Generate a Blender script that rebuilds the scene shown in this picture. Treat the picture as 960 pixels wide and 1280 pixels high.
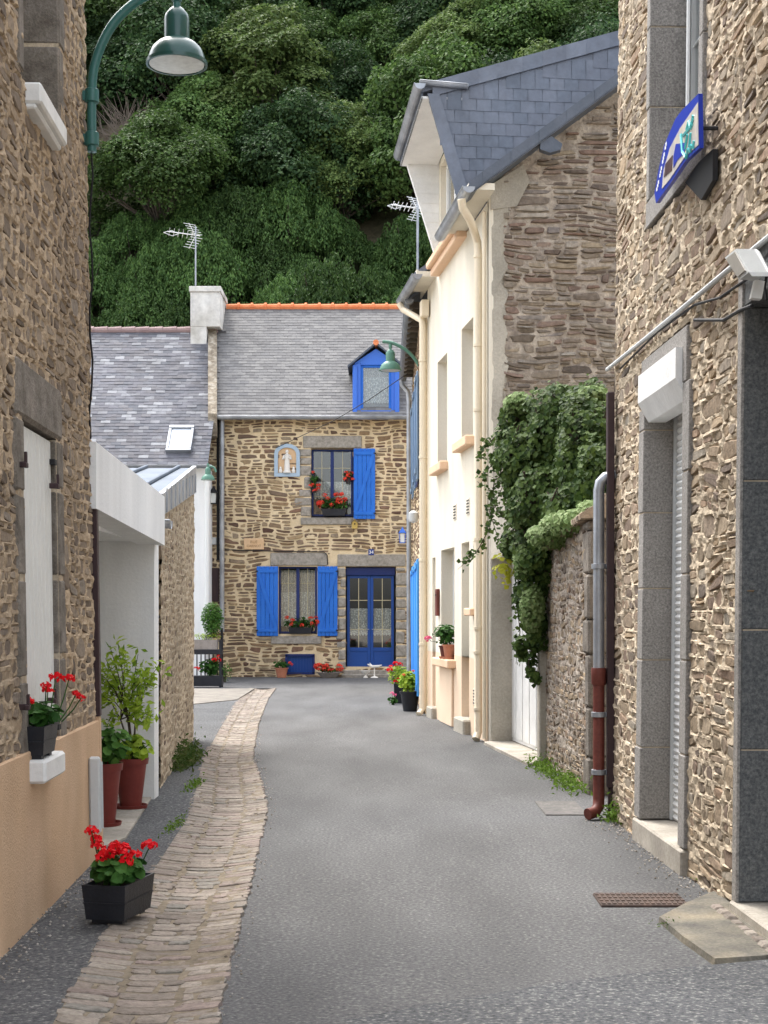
import bpy, bmesh, math, random
import numpy as np
from mathutils import Matrix, Vector
R = math.radians
S = bpy.context.scene
for o in list(bpy.data.objects): bpy.data.objects.remove(o)

# ------------------------------------------------------------------ camera, world, sun, exposure
FPX = 1900.0; HY = 765.0; CH = 1.6            # focal length in photo pixels, horizon row, eye height
cam = bpy.data.cameras.new('camera'); co = bpy.data.objects.new('camera', cam)
S.collection.objects.link(co); S.camera = co
cam.sensor_fit = 'VERTICAL'; cam.sensor_height = 36; cam.lens = FPX / 1280 * 36
cam.shift_y = (HY - 640) / 1280
cam.clip_end = 600; cam.clip_start = 0.1
co.location = (0, 0, CH); co.rotation_euler = (R(90), 0, 0)
S.render.resolution_x = 768; S.render.resolution_y = 1024

SUN_EL = 60; SUN_AZ = 118                     # azimuth of the sun measured from +X towards +Y
w = bpy.data.worlds.new('World'); S.world = w; w.use_nodes = True
nt = w.node_tree; bg = nt.nodes['Background']
sky = nt.nodes.new('ShaderNodeTexSky'); sky.sky_type = 'NISHITA'; sky.sun_disc = False
sky.sun_elevation = R(SUN_EL); sky.sun_rotation = R(90 - SUN_AZ); sky.dust_density = 4; sky.ozone_density = 1
hs = nt.nodes.new('ShaderNodeHueSaturation'); hs.inputs['Saturation'].default_value = 0.32
nt.links.new(sky.outputs[0], hs.inputs['Color']); nt.links.new(hs.outputs[0], bg.inputs['Color'])
bg.inputs['Strength'].default_value = 0.15
sl = bpy.data.lights.new('sun', 'SUN'); so = bpy.data.objects.new('sun', sl); S.collection.objects.link(so)
sl.energy = .5; sl.angle = R(7); sl.color = (1, 0.95, 0.87)
sd = Vector((math.cos(R(SUN_AZ)) * math.cos(R(SUN_EL)), math.sin(R(SUN_AZ)) * math.cos(R(SUN_EL)), math.sin(R(SUN_EL))))
so.rotation_euler = sd.to_track_quat('Z', 'Y').to_euler(); so.location = (-10, 5, 30)
S.view_settings.view_transform = 'Standard'; S.view_settings.look = 'None'
S.view_settings.exposure = 2.15; S.view_settings.gamma = 1
S.cycles.max_bounces = 6; S.cycles.transparent_max_bounces = 12

# ------------------------------------------------------------------ helpers
rnd = random.Random(7)
def at(px, py, Y): return Vector(((px - 480) * Y / FPX, Y, CH + (HY - py) * Y / FPX))
def gnd(px, py, z=0.0):
    Y = FPX * (CH - z) / (py - HY); return Vector(((px - 480) * Y / FPX, Y, z))
def frame(ox, oy, ux, uy, flip=1, lean=0.0):
    """matrix of a wall: local x along the wall, y up, z outward"""
    U = Vector((ux, uy, 0)).normalized(); N = Vector((U.y, -U.x, 0)) * flip
    V = Vector((0, 0, 1)) + N * lean
    return Matrix(((U.x, V.x, N.x, ox), (U.y, V.y, N.y, oy), (U.z, V.z, N.z, 0), (0, 0, 0, 1)))
def uv(F, px, py, w_=0.0):
    d = Vector(((px - 480) / FPX, 1, (HY - py) / FPX)); C = Vector((0, 0, CH))
    U, V, N, O = F.col[0].xyz, F.col[1].xyz, F.col[2].xyz, F.col[3].xyz
    A = Matrix((U, V, -d)).transposed()
    r = A.inverted() @ (C - O - N * w_)
    return r.x, r.y
def P(F, u, v, w_=0.0): return F @ Vector((u, v, w_))
ID = Matrix.Identity(4)

def _h(ix, iy, s):
    n = (ix * 374761393 + iy * 668265263 + s * 974634777) & 0x7fffffff
    n = ((n ^ (n >> 13)) * 1274126177) & 0x7fffffff
    return ((n ^ (n >> 16)) & 0xffff) / 65535.0
def vnoise(x, y, s=0):
    x = np.asarray(x, float); y = np.asarray(y, float)
    ix = np.floor(x).astype(np.int64); iy = np.floor(y).astype(np.int64)
    fx = x - ix; fy = y - iy; fx = fx * fx * (3 - 2 * fx); fy = fy * fy * (3 - 2 * fy)
    a = _h(ix, iy, s) * (1 - fx) + _h(ix + 1, iy, s) * fx
    b = _h(ix, iy + 1, s) * (1 - fx) + _h(ix + 1, iy + 1, s) * fx
    return a * (1 - fy) + b * fy
def fbm(x, y, s=0, o=3):
    t = 0; a = 1; n = 0
    for k in range(o): t = t + a * vnoise(x * 2 ** k, y * 2 ** k, s + k); n += a; a *= 0.5
    return t / n

class MB:
    def __init__(s): s.v = []; s.f = []; s.m = []; s.n = 0
    def add(s, V, Fs, m=0, T=None):
        V = np.asarray(V, float).reshape(-1, 3)
        if T is not None and T is not ID:
            A = np.array(T); V = V @ A[:3, :3].T + A[:3, 3]
        b = s.n; s.v.append(V); s.n += len(V)
        s.f.extend([tuple(i + b for i in f) for f in Fs]); s.m.extend([m] * len(Fs)); return s
    def box(s, a, b, T=ID, m=0, c=0.0):
        a, b = [min(p, q) for p, q in zip(a, b)], [max(p, q) for p, q in zip(a, b)]
        if c <= 0:
            V = [(x, y, z) for x in (a[0], b[0]) for y in (a[1], b[1]) for z in (a[2], b[2])]
            return s.add(V, [(0, 1, 3, 2), (4, 6, 7, 5), (0, 4, 5, 1), (2, 3, 7, 6), (0, 2, 6, 4), (1, 5, 7, 3)], m, T)
        c = min(c, *[(q - p) * 0.45 for p, q in zip(a, b)])
        V = []; idx = {}
        for sg in [(i, j, k) for i in (0, 1) for j in (0, 1) for k in (0, 1)]:
            for ax in range(3):
                p = []
                for q in range(3):
                    e = b[q] if sg[q] else a[q]
                    if q != ax: e += -c if sg[q] else c
                    p.append(e)
                idx[sg, ax] = len(V); V.append(p)
        Fs = []
        for ax in range(3):
            o1, o2 = [q for q in range(3) if q != ax]
            for e in (0, 1):
                l = []
                for (i, j) in ((0, 0), (1, 0), (1, 1), (0, 1)):
                    sg = [0, 0, 0]; sg[ax] = e; sg[o1] = i; sg[o2] = j; l.append(idx[tuple(sg), ax])
                Fs.append(tuple(l))
        for mx in range(3):
            k, l_ = [q for q in range(3) if q != mx]
            for i in (0, 1):
                for j in (0, 1):
                    g0 = [0, 0, 0]; g0[k] = i; g0[l_] = j; g1 = list(g0); g1[mx] = 1
                    Fs.append((idx[tuple(g0), k], idx[tuple(g0), l_], idx[tuple(g1), l_], idx[tuple(g1), k]))
        for sg in [(i, j, k) for i in (0, 1) for j in (0, 1) for k in (0, 1)]:
            Fs.append(tuple(idx[sg, q] for q in range(3)))
        return s.add(V, Fs, m, T)
    def prism(s, pts, vec, m=0, T=ID):
        """polygon (3-D points) extruded by vec"""
        n = len(pts); V = [tuple(p) for p in pts] + [tuple(Vector(p) + Vector(vec)) for p in pts]
        Fs = [tuple(range(n)), tuple(range(2 * n - 1, n - 1, -1))] + [(i, (i + 1) % n, n + (i + 1) % n, n + i) for i in range(n)]
        return s.add(V, Fs, m, T)
    def tube(s, pts, r, seg=8, m=0, T=ID, cap=True):
        pts = [Vector(p) for p in pts]; n = len(pts)
        rs = r if isinstance(r, (list, tuple)) else [r] * n
        V = []; Fs = []
        ref = None
        for i, p in enumerate(pts):
            d = (pts[min(i + 1, n - 1)] - pts[max(i - 1, 0)]).normalized()
            if ref is None: ref = d.orthogonal().normalized()
            ref = (ref - d * ref.dot(d)).normalized(); q = d.cross(ref)
            for k in range(seg):
                a = 2 * math.pi * k / seg; V.append(p + (ref * math.cos(a) + q * math.sin(a)) * rs[i])
        for i in range(n - 1):
            for k in range(seg):
                Fs.append((i * seg + k, i * seg + (k + 1) % seg, (i + 1) * seg + (k + 1) % seg, (i + 1) * seg + k))
        if cap: Fs += [tuple(range(seg - 1, -1, -1)), tuple((n - 1) * seg + k for k in range(seg))]
        return s.add([tuple(v) for v in V], Fs, m, T)
    def lathe(s, prof, loc=(0, 0, 0), seg=20, m=0, T=ID, sq=0):
        V = []; Fs = []; n = len(prof)
        for (r, z) in prof:
            for k in range(seg):
                a = 2 * math.pi * (k + 0.5) / seg; V.append((loc[0] + r * math.cos(a), loc[1] + r * math.sin(a), loc[2] + z))
        for i in range(n - 1):
            for k in range(seg):
                Fs.append((i * seg + k, i * seg + (k + 1) % seg, (i + 1) * seg + (k + 1) % seg, (i + 1) * seg + k))
        Fs += [tuple(range(seg - 1, -1, -1)), tuple((n - 1) * seg + k for k in range(seg))]
        return s.add(V, Fs, m, T)
    def gutter(s, p0, p1, r, out, m=0):
        """half-round gutter from p0 to p1; 'out' is the horizontal direction away from the wall"""
        p0 = Vector(p0); p1 = Vector(p1); out = Vector(out).normalized(); prof = []
        for k in range(9):
            a = math.pi * k / 8; prof.append((-math.cos(a) * r, -math.sin(a) * r))
        for k in range(8, -1, -1):
            a = math.pi * k / 8; prof.append((-math.cos(a) * r * .9, -math.sin(a) * r * .9 + .004))
        V = [p + out * a + Vector((0, 0, b)) for p in (p0, p1) for a, b in prof]; n = len(prof)
        Fs = [(i, (i + 1) % n, n + (i + 1) % n, n + i) for i in range(n)]
        # end caps
        Fs += [tuple(range(9)), tuple(range(n, n + 9))]
        s.add([tuple(v) for v in V], Fs, m)
        L = (p1 - p0).length; k = max(2, int(L / .8))
        for i in range(k + 1):
            c = p0.lerp(p1, i / k); dd = (p1 - p0).normalized() * .012
            ring = [c + out * (-math.cos(math.pi * j / 8) * r * 1.07) + Vector((0, 0, -math.sin(math.pi * j / 8) * r * 1.07)) for j in range(9)]
            s.add([tuple(q - dd) for q in ring] + [tuple(q + dd) for q in ring], [(j, j + 1, 10 + j, 9 + j) for j in range(8)], m)
        s.tube([p0 + out * r, p1 + out * r], .009, 6, m)
        return s
    def build(s, name, mats, parent=None, smooth=False, recalc=True, keep=False):
        V = np.concatenate(s.v) if s.v else np.zeros((0, 3))
        if parent is not None: off = np.array(wloc(parent))
        elif keep: off = np.zeros(3)
        else: off = np.array([(V[:, 0].min() + V[:, 0].max()) / 2, (V[:, 1].min() + V[:, 1].max()) / 2, V[:, 2].min()])
        me = bpy.data.meshes.new(name); me.from_pydata((V - off).tolist(), [], s.f)
        mats = mats if isinstance(mats, (list, tuple)) else [mats]
        for x in mats: me.materials.append(x)
        if len(mats) > 1: me.polygons.foreach_set('material_index', s.m)
        if recalc and len(s.f) < 60000:
            bm = bmesh.new(); bm.from_mesh(me); bmesh.ops.recalc_face_normals(bm, faces=bm.faces); bm.to_mesh(me); bm.free()
        if smooth:
            me.polygons.foreach_set('use_smooth', [True] * len(me.polygons))
            try: me.set_sharp_from_angle(angle=R(40))
            except Exception: pass
        me.update()
        o = bpy.data.objects.new(name, me); S.collection.objects.link(o)
        if parent is not None: o.parent = parent
        else: o.location = off
        return o
def wloc(o):
    l = Vector(o.location)
    while o.parent: o = o.parent; l += Vector(o.location)
    return l
def tag(o, label=None, cat=None, group=None, kind=None):
    if label: o['label'] = label
    if cat: o['category'] = cat
    if group: o['group'] = group
    if kind: o['kind'] = kind
    return o
def thing(name, loc, label, cat, group=None):
    o = bpy.data.objects.new(name, None); S.collection.objects.link(o); o.location = loc; o.empty_display_size = .2
    return tag(o, label, cat, group)

# ------------------------------------------------------------------ materials
MATS = {}
def mat(name, cols, scale=3.0, rough=0.85, bump=0.0, bscale=30.0, island=False, var=0.15, vscale=40.0,
        metal=0.0, spec=0.3, objr=0.0, stain=0.0, sscale=0.7, detail=4, streak=None, trans=0.0, coat=0.0):
    m = bpy.data.materials.new(name); m.use_nodes = True; N = m.node_tree.nodes; L = m.node_tree.links
    b = N['Principled BSDF']; b.inputs['Roughness'].default_value = rough; b.inputs['Metallic'].default_value = metal
    b.inputs['Specular IOR Level'].default_value = spec
    if coat: b.inputs['Coat Weight'].default_value = coat
    tc = N.new('ShaderNodeTexCoord')
    if island: g = N.new('ShaderNodeNewGeometry'); val = g.outputs['Random Per Island']
    else:
        n0 = N.new('ShaderNodeTexNoise'); n0.inputs['Scale'].default_value = scale; n0.inputs['Detail'].default_value = detail
        L.new(tc.outputs['Object'], n0.inputs['Vector'])
        mr = N.new('ShaderNodeMapRange'); mr.inputs[1].default_value = .3; mr.inputs[2].default_value = .7
        L.new(n0.outputs['Fac'], mr.inputs[0]); val = mr.outputs[0]
    cr = N.new('ShaderNodeValToRGB'); E = cr.color_ramp.elements
    cols = cols if isinstance(cols[0], (tuple, list)) else [cols, cols]
    while len(E) < len(cols): E.new(.5)
    for i, c in enumerate(cols): E[i].position = i / max(1, len(cols) - 1); E[i].color = (*c, 1)
    L.new(val, cr.inputs[0]); out = cr.outputs[0]
    def mul(out, fac, lo, hi):
        r = N.new('ShaderNodeMapRange'); r.inputs[1].default_value = .28; r.inputs[2].default_value = .72
        r.inputs[3].default_value = lo; r.inputs[4].default_value = hi; L.new(fac, r.inputs[0])
        x = N.new('ShaderNodeVectorMath'); x.operation = 'SCALE'; L.new(out, x.inputs[0]); L.new(r.outputs[0], x.inputs['Scale']); return x.outputs[0]
    if var:
        n1 = N.new('ShaderNodeTexNoise'); n1.inputs['Scale'].default_value = vscale; n1.inputs['Detail'].default_value = 5
        n1.inputs['Roughness'].default_value = .65
        L.new(tc.outputs['Object'], n1.inputs['Vector']); out = mul(out, n1.outputs['Fac'], 1 - var, 1 + var)
    if stain:
        n2 = N.new('ShaderNodeTexNoise'); n2.inputs['Scale'].default_value = sscale; n2.inputs['Detail'].default_value = 6
        mp = N.new('ShaderNodeMapping')
        if streak: mp.inputs['Scale'].default_value = streak
        L.new(tc.outputs['Object'], mp.inputs['Vector']); L.new(mp.outputs[0], n2.inputs['Vector'])
        out = mul(out, n2.outputs['Fac'], 1 - stain, 1 + stain * .4)
    if objr:
        oi = N.new('ShaderNodeObjectInfo'); r = N.new('ShaderNodeMapRange'); r.inputs[3].default_value = 1 - objr; r.inputs[4].default_value = 1 + objr; L.new(oi.outputs['Random'], r.inputs[0])
        x = N.new('ShaderNodeVectorMath'); x.operation = 'SCALE'; L.new(out, x.inputs[0]); L.new(r.outputs[0], x.inputs['Scale']); out = x.outputs[0]
    L.new(out, b.inputs['Base Color'])
    if bump:
        n3 = N.new('ShaderNodeTexNoise'); n3.inputs['Scale'].default_value = bscale; n3.inputs['Detail'].default_value = 5
        n3.inputs['Roughness'].default_value = .6
        L.new(tc.outputs['Object'], n3.inputs['Vector'])
        bp = N.new('ShaderNodeBump'); bp.inputs['Strength'].default_value = 1; bp.inputs['Distance'].default_value = bump
        L.new(n3.outputs['Fac'], bp.inputs['Height']); L.new(bp.outputs[0], b.inputs['Normal'])
    if trans:
        tr = N.new('ShaderNodeBsdfTranslucent'); L.new(out, tr.inputs['Color'])
        mx = N.new('ShaderNodeMixShader'); mx.inputs[0].default_value = trans
        L.new(b.outputs[0], mx.inputs[1]); L.new(tr.outputs[0], mx.inputs[2])
        L.new(mx.outputs[0], N['Material Output'].inputs['Surface'])
    return m
def glass(name, tint=(.6, .66, .7), refl=.35):
    m = bpy.data.materials.new(name); m.use_nodes = True; N = m.node_tree.nodes; L = m.node_tree.links
    N.remove(N['Principled BSDF']); t = N.new('ShaderNodeBsdfTransparent'); t.inputs[0].default_value = (*tint, 1)
    g = N.new('ShaderNodeBsdfGlossy'); g.inputs['Roughness'].default_value = .02
    lw = N.new('ShaderNodeLayerWeight'); lw.inputs[0].default_value = refl
    mx = N.new('ShaderNodeMixShader'); L.new(lw.outputs['Facing'], mx.inputs[0]); L.new(t.outputs[0], mx.inputs[1]); L.new(g.outputs[0], mx.inputs[2])
    mr = N.new('ShaderNodeMapRange'); mr.inputs[3].default_value = .07; mr.inputs[4].default_value = .9
    L.new(lw.outputs['Facing'], mr.inputs[0]); L.new(mr.outputs[0], mx.inputs[0])
    L.new(mx.outputs[0], N['Material Output'].inputs['Surface']); return m
def lace(name, col=(.8, .8, .76), cover=.55, scale=28.0):
    m = mat(name, col, rough=.9, var=.1); N = m.node_tree.nodes; L = m.node_tree.links
    b = N['Principled BSDF']; tc = N.new('ShaderNodeTexCoord')
    v = N.new('ShaderNodeTexVoronoi'); v.inputs['Scale'].default_value = scale; L.new(tc.outputs['Object'], v.inputs['Vector'])
    r = N.new('ShaderNodeMapRange'); r.inputs[1].default_value = .2; r.inputs[2].default_value = .5
    r.inputs[3].default_value = min(1, cover + .3); r.inputs[4].default_value = max(0, cover - .3)
    L.new(v.outputs['Distance'], r.inputs[0]); L.new(r.outputs[0], b.inputs['Alpha']); return m

A_ASPH = mat('asphalt', [(.06, .06, .062), (.095, .095, .097), (.118, .118, .118), (.205, .20, .19)], scale=52, rough=.93, bump=.012, bscale=55, var=.3, vscale=140, stain=.32, sscale=.9, streak=(1.5, .4, 1), detail=9)
A_ASPH2 = mat('asphalt_dark', [(.035, .037, .041), (.075, .078, .082), (.10, .102, .106), (.26, .255, .24)], scale=52, rough=.93, bump=.012, bscale=55, var=.3, vscale=140, stain=.25, sscale=.9, detail=9)
A_PAVE = mat('paver_stone', [(.18, .15, .125), (.265, .228, .19), (.24, .19, .165), (.31, .275, .23), (.245, .205, .17), (.21, .195, .17)], island=True, rough=.85, bump=.012, bscale=30, var=.3, vscale=35, stain=.28, sscale=2)
A_PJOINT = mat('paver_joint', [(.13, .105, .075), (.24, .2, .145)], scale=12, bump=.006, bscale=60, rough=.95, var=.25)
A_CONC = mat('concrete', [(.34, .31, .26), (.45, .41, .35)], scale=5, bump=.004, bscale=90, var=.2, stain=.3, sscale=2)
A_SOIL = mat('hill_soil', [(.03, .04, .018), (.07, .07, .035), (.10, .085, .05)], scale=.5, bump=.15, bscale=1.4, var=.3, vscale=4)
A_ROCK = mat('rock', [(.16, .13, .09), (.34, .28, .2)], scale=1.5, bump=.1, bscale=3, var=.3, vscale=8)
# masonry
ST_L = mat('stone_brown', [(.12, .092, .068), (.21, .16, .115), (.27, .21, .15), (.16, .12, .09), (.24, .2, .16), (.31, .235, .16)], island=True, rough=.9, bump=.012, bscale=22, var=.32, vscale=28)
MO_L = mat('mortar_sand', [(.38, .285, .185), (.50, .385, .265)], scale=9, rough=.95, bump=.014, bscale=32, var=.25, vscale=40, stain=.35, sscale=1.2)
ST_R = mat('stone_ochre', [(.18, .138, .092), (.29, .225, .15), (.22, .155, .11), (.125, .10, .08), (.37, .275, .175), (.25, .22, .175), (.28, .195, .13)], island=True, rough=.9, bump=.012, bscale=20, var=.3, vscale=26)
MO_R = mat('mortar_pale', [(.44, .36, .26), (.60, .50, .37)], scale=9, rough=.95, bump=.012, bscale=36, var=.2, vscale=40, stain=.28, sscale=1.2)
ST_F = mat('stone_far', [(.17, .11, .065), (.26, .175, .10), (.13, .085, .06), (.33, .24, .14), (.22, .165, .115), (.10, .055, .04), (.27, .215, .15), (.19, .11, .075)], island=True, rough=.9, bump=.01, bscale=14, var=.3, vscale=14)
MO_F = mat('mortar_cream', [(.64, .51, .32), (.74, .60, .40)], scale=5, rough=.95, bump=.008, bscale=26, var=.12, vscale=22, stain=.2, sscale=.8)
ST_G = mat('stone_schist', [(.16, .13, .105), (.25, .205, .165), (.20, .135, .105), (.11, .09, .075), (.29, .235, .165), (.18, .155, .14), (.34, .305, .26), (.21, .17, .13)], island=True, rough=.9, bump=.016, bscale=13, var=.35, vscale=16)
MO_G = mat('mortar_grey', [(.24, .2, .165), (.45, .39, .32)], scale=5, rough=.95, bump=.02, bscale=20, var=.3, vscale=20)
GRAN = mat('granite', [(.17, .16, .15), (.27, .255, .235), (.36, .34, .315)], scale=70, rough=.85, bump=.004, bscale=120, var=.28, vscale=130, stain=.2, sscale=2, detail=6)
GRAN_D = mat('granite_dark', [(.06, .064, .066), (.105, .11, .111), (.16, .16, .157)], scale=70, rough=.8, bump=.003, bscale=120, var=.3, vscale=130, detail=6)
GRAN_B = mat('granite_brown', [(.13, .11, .09), (.2, .175, .145), (.26, .23, .2)], scale=9, rough=.9, bump=.012, bscale=40, var=.3, vscale=80, stain=.3, sscale=2)
PLINTH = mat('render_peach', [(.58, .39, .24), (.66, .46, .30)], scale=2, rough=.95, bump=.006, bscale=90, var=.08, vscale=80, stain=.22, sscale=1.1, streak=(1, 1, .3))
CREAM = mat('render_cream', [(.72, .66, .54), (.75, .70, .59)], scale=.8, rough=.95, bump=.004, bscale=60, var=.05, vscale=50, stain=.13, sscale=1.6, streak=(1.5, 1.5, .25))
CREAM2 = mat('render_beige_band', [(.74, .57, .41), (.78, .61, .45)], scale=1, rough=.95, bump=.004, bscale=60, var=.05, stain=.08)
SILLC = mat('sill_peach', [(.72, .49, .33), (.76, .54, .37)], scale=2, rough=.9, var=.06)
CEM = mat('cement_grey', [(.38, .35, .29), (.48, .44, .37)], scale=2.5, rough=.95, bump=.006, bscale=40, var=.15, stain=.3, sscale=.9)
WHITE = mat('white_render', [(.80, .81, .81), (.85, .855, .85)], scale=2, rough=.9, bump=.003, bscale=40, var=.04, stain=.09, sscale=2, streak=(3, 3, .3))
WPAINT = mat('white_paint', [(.74, .74, .72), (.8, .8, .78)], scale=4, rough=.6, bump=.003, bscale=30, var=.05, stain=.08, sscale=4)
WWOOD = mat('white_wood', [(.66, .66, .63), (.72, .72, .69)], scale=3, rough=.55, bump=.002, bscale=50, var=.05)
PVC = mat('pvc_white', (.75, .76, .75), rough=.4, var=.03)
GREYPL = mat('meter_plastic', (.55, .57, .57), rough=.5, var=.04, stain=.06)
CREAMPIPE = mat('pipe_cream', (.76, .66, .50), rough=.5, var=.04, stain=.1)
ZINC = mat('zinc', [(.30, .32, .35), (.42, .44, .47)], scale=3, rough=.42, metal=.55, var=.08, stain=.2, sscale=3)
ZINCD = mat('zinc_dark', [(.2, .215, .24), (.28, .3, .33)], scale=3, rough=.5, metal=.5, var=.1, stain=.2)
SLATE_A = mat('slate_weathered', [(.135, .132, .132), (.17, .166, .165), (.20, .195, .19), (.15, .148, .15)], island=True, spec=.15, rough=.8, bump=.004, bscale=20, var=.14, vscale=10, stain=.12, sscale=.8)
SLATE_B = mat('slate_blue', [(.10, .106, .125), (.12, .124, .142), (.135, .135, .155), (.11, .11, .125), (.13, .127, .138), (.165, .168, .185), (.27, .275, .29)], island=True, spec=.15, rough=.75, bump=.004, bscale=20, var=.2, vscale=6, stain=.3, sscale=.7)
SLATE_C = mat('slate_new', [(.12, .14, .175), (.16, .18, .22), (.14, .155, .19), (.18, .2, .24)], island=True, rough=.45, bump=.003, bscale=12, var=.15, vscale=9, stain=.25, sscale=1.5)
SLATE_V = mat('slate_verge', [(.07, .085, .11), (.10, .115, .145)], scale=5, rough=.45, var=.1)
ORANGE = mat('ridge_tile_orange', [(.62, .18, .07), (.7, .25, .11)], scale=4, rough=.8, var=.12)
MAUVE = mat('ridge_tile_mauve', [(.25, .17, .17), (.33, .24, .23)], scale=4, rough=.8, var=.12)
BROWNM = mat('brown_metal', (.045, .025, .027), rough=.5, var=.1)
REDPIPE = mat('red_iron', [(.12, .03, .022), (.18, .05, .036)], scale=5, rough=.55, var=.15, stain=.2)
GREENL = mat('lamp_green', (.012, .07, .058), rough=.33, spec=.5, var=.08, coat=.2)
GREENB = mat('bracket_green', (.03, .13, .115), rough=.4, spec=.5, var=.08)
GREENF = mat('lamp_green_faded', (.10, .22, .165), rough=.5, var=.08)
LAMPG = mat('lamp_diffuser', (.5, .52, .5), rough=.35, var=.15, vscale=25)
BLACKC = mat('cable_black', (.012, .012, .014), rough=.6, var=0)
BLACKP = mat('planter_black', [(.012, .013, .017), (.022, .024, .030)], scale=6, rough=.45, bump=.003, bscale=60, var=.15)
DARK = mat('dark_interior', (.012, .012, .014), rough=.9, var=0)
BLUE = mat('shutter_blue', [(.012, .13, .55), (.02, .16, .62)], scale=3, rough=.5, var=.06, stain=.08)
NAVY = mat('navy_paint', (.008, .022, .12), rough=.4, var=.06)
DBLUE = mat('door_blue', (.012, .06, .26), rough=.4, var=.06)
DORMB = mat('dormer_blue', (.05, .16, .60), rough=.5, var=.06)
SKYB = mat('shutter_light_blue', (.07, .32, .76), rough=.5, var=.06)
GRBL = mat('shutter_grey_blue', (.17, .25, .36), rough=.6, var=.08)
NICHEB = mat('niche_blue', (.36, .46, .56), rough=.8, var=.08)
PLAST = mat('white_plaster', (.74, .71, .66), rough=.8, var=.06, bump=.003)
PLAQ = mat('plaque_stone', [(.62, .42, .24), (.68, .47, .29)], scale=8, rough=.8, var=.08)
ENGR = mat('engraved_letters', (.30, .18, .09), rough=.8, var=0)
ENAM = mat('blue_enamel', (.02, .045, .22), rough=.3, var=0)
LETW = mat('white_letters', (.8, .8, .8), rough=.4, var=0)
TERRA = mat('terracotta', [(.42, .16, .09), (.5, .21, .13)], scale=8, rough=.8, var=.12)
REDPOT = mat('red_pot', [(.15, .026, .02), (.19, .036, .028)], scale=8, rough=.45, var=.08)
STONEP = mat('stone_pot', [(.25, .22, .2), (.34, .3, .27)], scale=8, rough=.85, var=.15)
SOIL = mat('potting_soil', (.03, .022, .015), rough=1, var=.3)
WOODY = mat('birdhouse_wood', (.48, .34, .10), rough=.8, var=.1)
IRONR = mat('rusty_iron', [(.055, .04, .033), (.10, .065, .05)], scale=20, rough=.8, bump=.003, var=.2, vscale=60)
BARK = mat('bark', [(.06, .05, .04), (.12, .10, .08)], scale=6, rough=.95, bump=.03, bscale=12)
TWIG = mat('twig', (.06, .045, .03), rough=.9, var=.1)
def leafm(name, cols, tr=.25, rough=.5, var=.15, objr=0.0, vs=1.2): return mat(name, cols, island=True, rough=max(rough, .6), var=var, vscale=vs, objr=objr, trans=tr, spec=.12)
LF_T1 = leafm('leaf_oak', [(.038, .078, .022), (.068, .125, .034), (.105, .17, .046), (.052, .10, .03)], var=.3, objr=.3, vs=.7, tr=.35)
LF_T2 = leafm('leaf_light', [(.058, .10, .03), (.105, .16, .046), (.145, .195, .062)], var=.3, objr=.25, vs=.7, tr=.35)
LF_T3 = leafm('leaf_dark', [(.025, .056, .024), (.046, .09, .034), (.068, .118, .04)], var=.3, objr=.3, vs=.7, tr=.35)
LF_B = leafm('leaf_laurel', [(.034, .074, .022), (.064, .122, .034), (.096, .165, .044)], var=.3, objr=.3, vs=.7, tr=.35)
LF_IVY = leafm('leaf_ivy', [(.018, .040, .010), (.046, .084, .018), (.088, .135, .03), (.028, .055, .012)], tr=.2, rough=.38)
LF_IVY2 = leafm('leaf_ivy_pale', [(.09, .15, .04), (.16, .23, .08), (.22, .28, .12)], tr=.15, rough=.45)
LF_GER = leafm('leaf_geranium', [(.018, .06, .012), (.04, .11, .02), (.06, .15, .03)], tr=.2)
LF_LIME = leafm('leaf_lime', [(.18, .32, .02), (.34, .48, .04), (.44, .56, .08), (.14, .26, .03)], tr=.4)
LF_SHR = leafm('leaf_bay', [(.03, .09, .015), (.07, .17, .03), (.12, .24, .05)], tr=.25)
LF_YEL = leafm('leaf_yellow', [(.35, .38, .03), (.42, .4, .05)], tr=.4)
PET_R = leafm('petal_red', [(.62, .004, .012), (.78, .01, .02), (.85, .03, .03)], tr=.25)
PET_O = leafm('petal_coral', [(.75, .06, .035), (.8, .11, .06), (.65, .03, .03)], tr=.25)
PET_P = leafm('petal_pink', [(.75, .08, .22), (.8, .2, .35)], tr=.25)
WEED = leafm('weed_leaf', [(.09, .17, .02), (.16, .26, .04), (.07, .13, .02)], tr=.3)
WEED2 = leafm('weed_dark', [(.04, .08, .018), (.08, .13, .03), (.12, .13, .05)], tr=.3)
GLASSW = glass('window_glass', (.93, .95, .95)); GLASSR = glass('window_glass_bright', (.85, .88, .9), .45)
LACE = lace('lace', (.85, .85, .8), .8, 26); SHEER = lace('sheer_curtain', (.78, .76, .68), .7, 60); BARC = mat('bar_brass', (.5, .44, .28), rough=.5, var=0)

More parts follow.
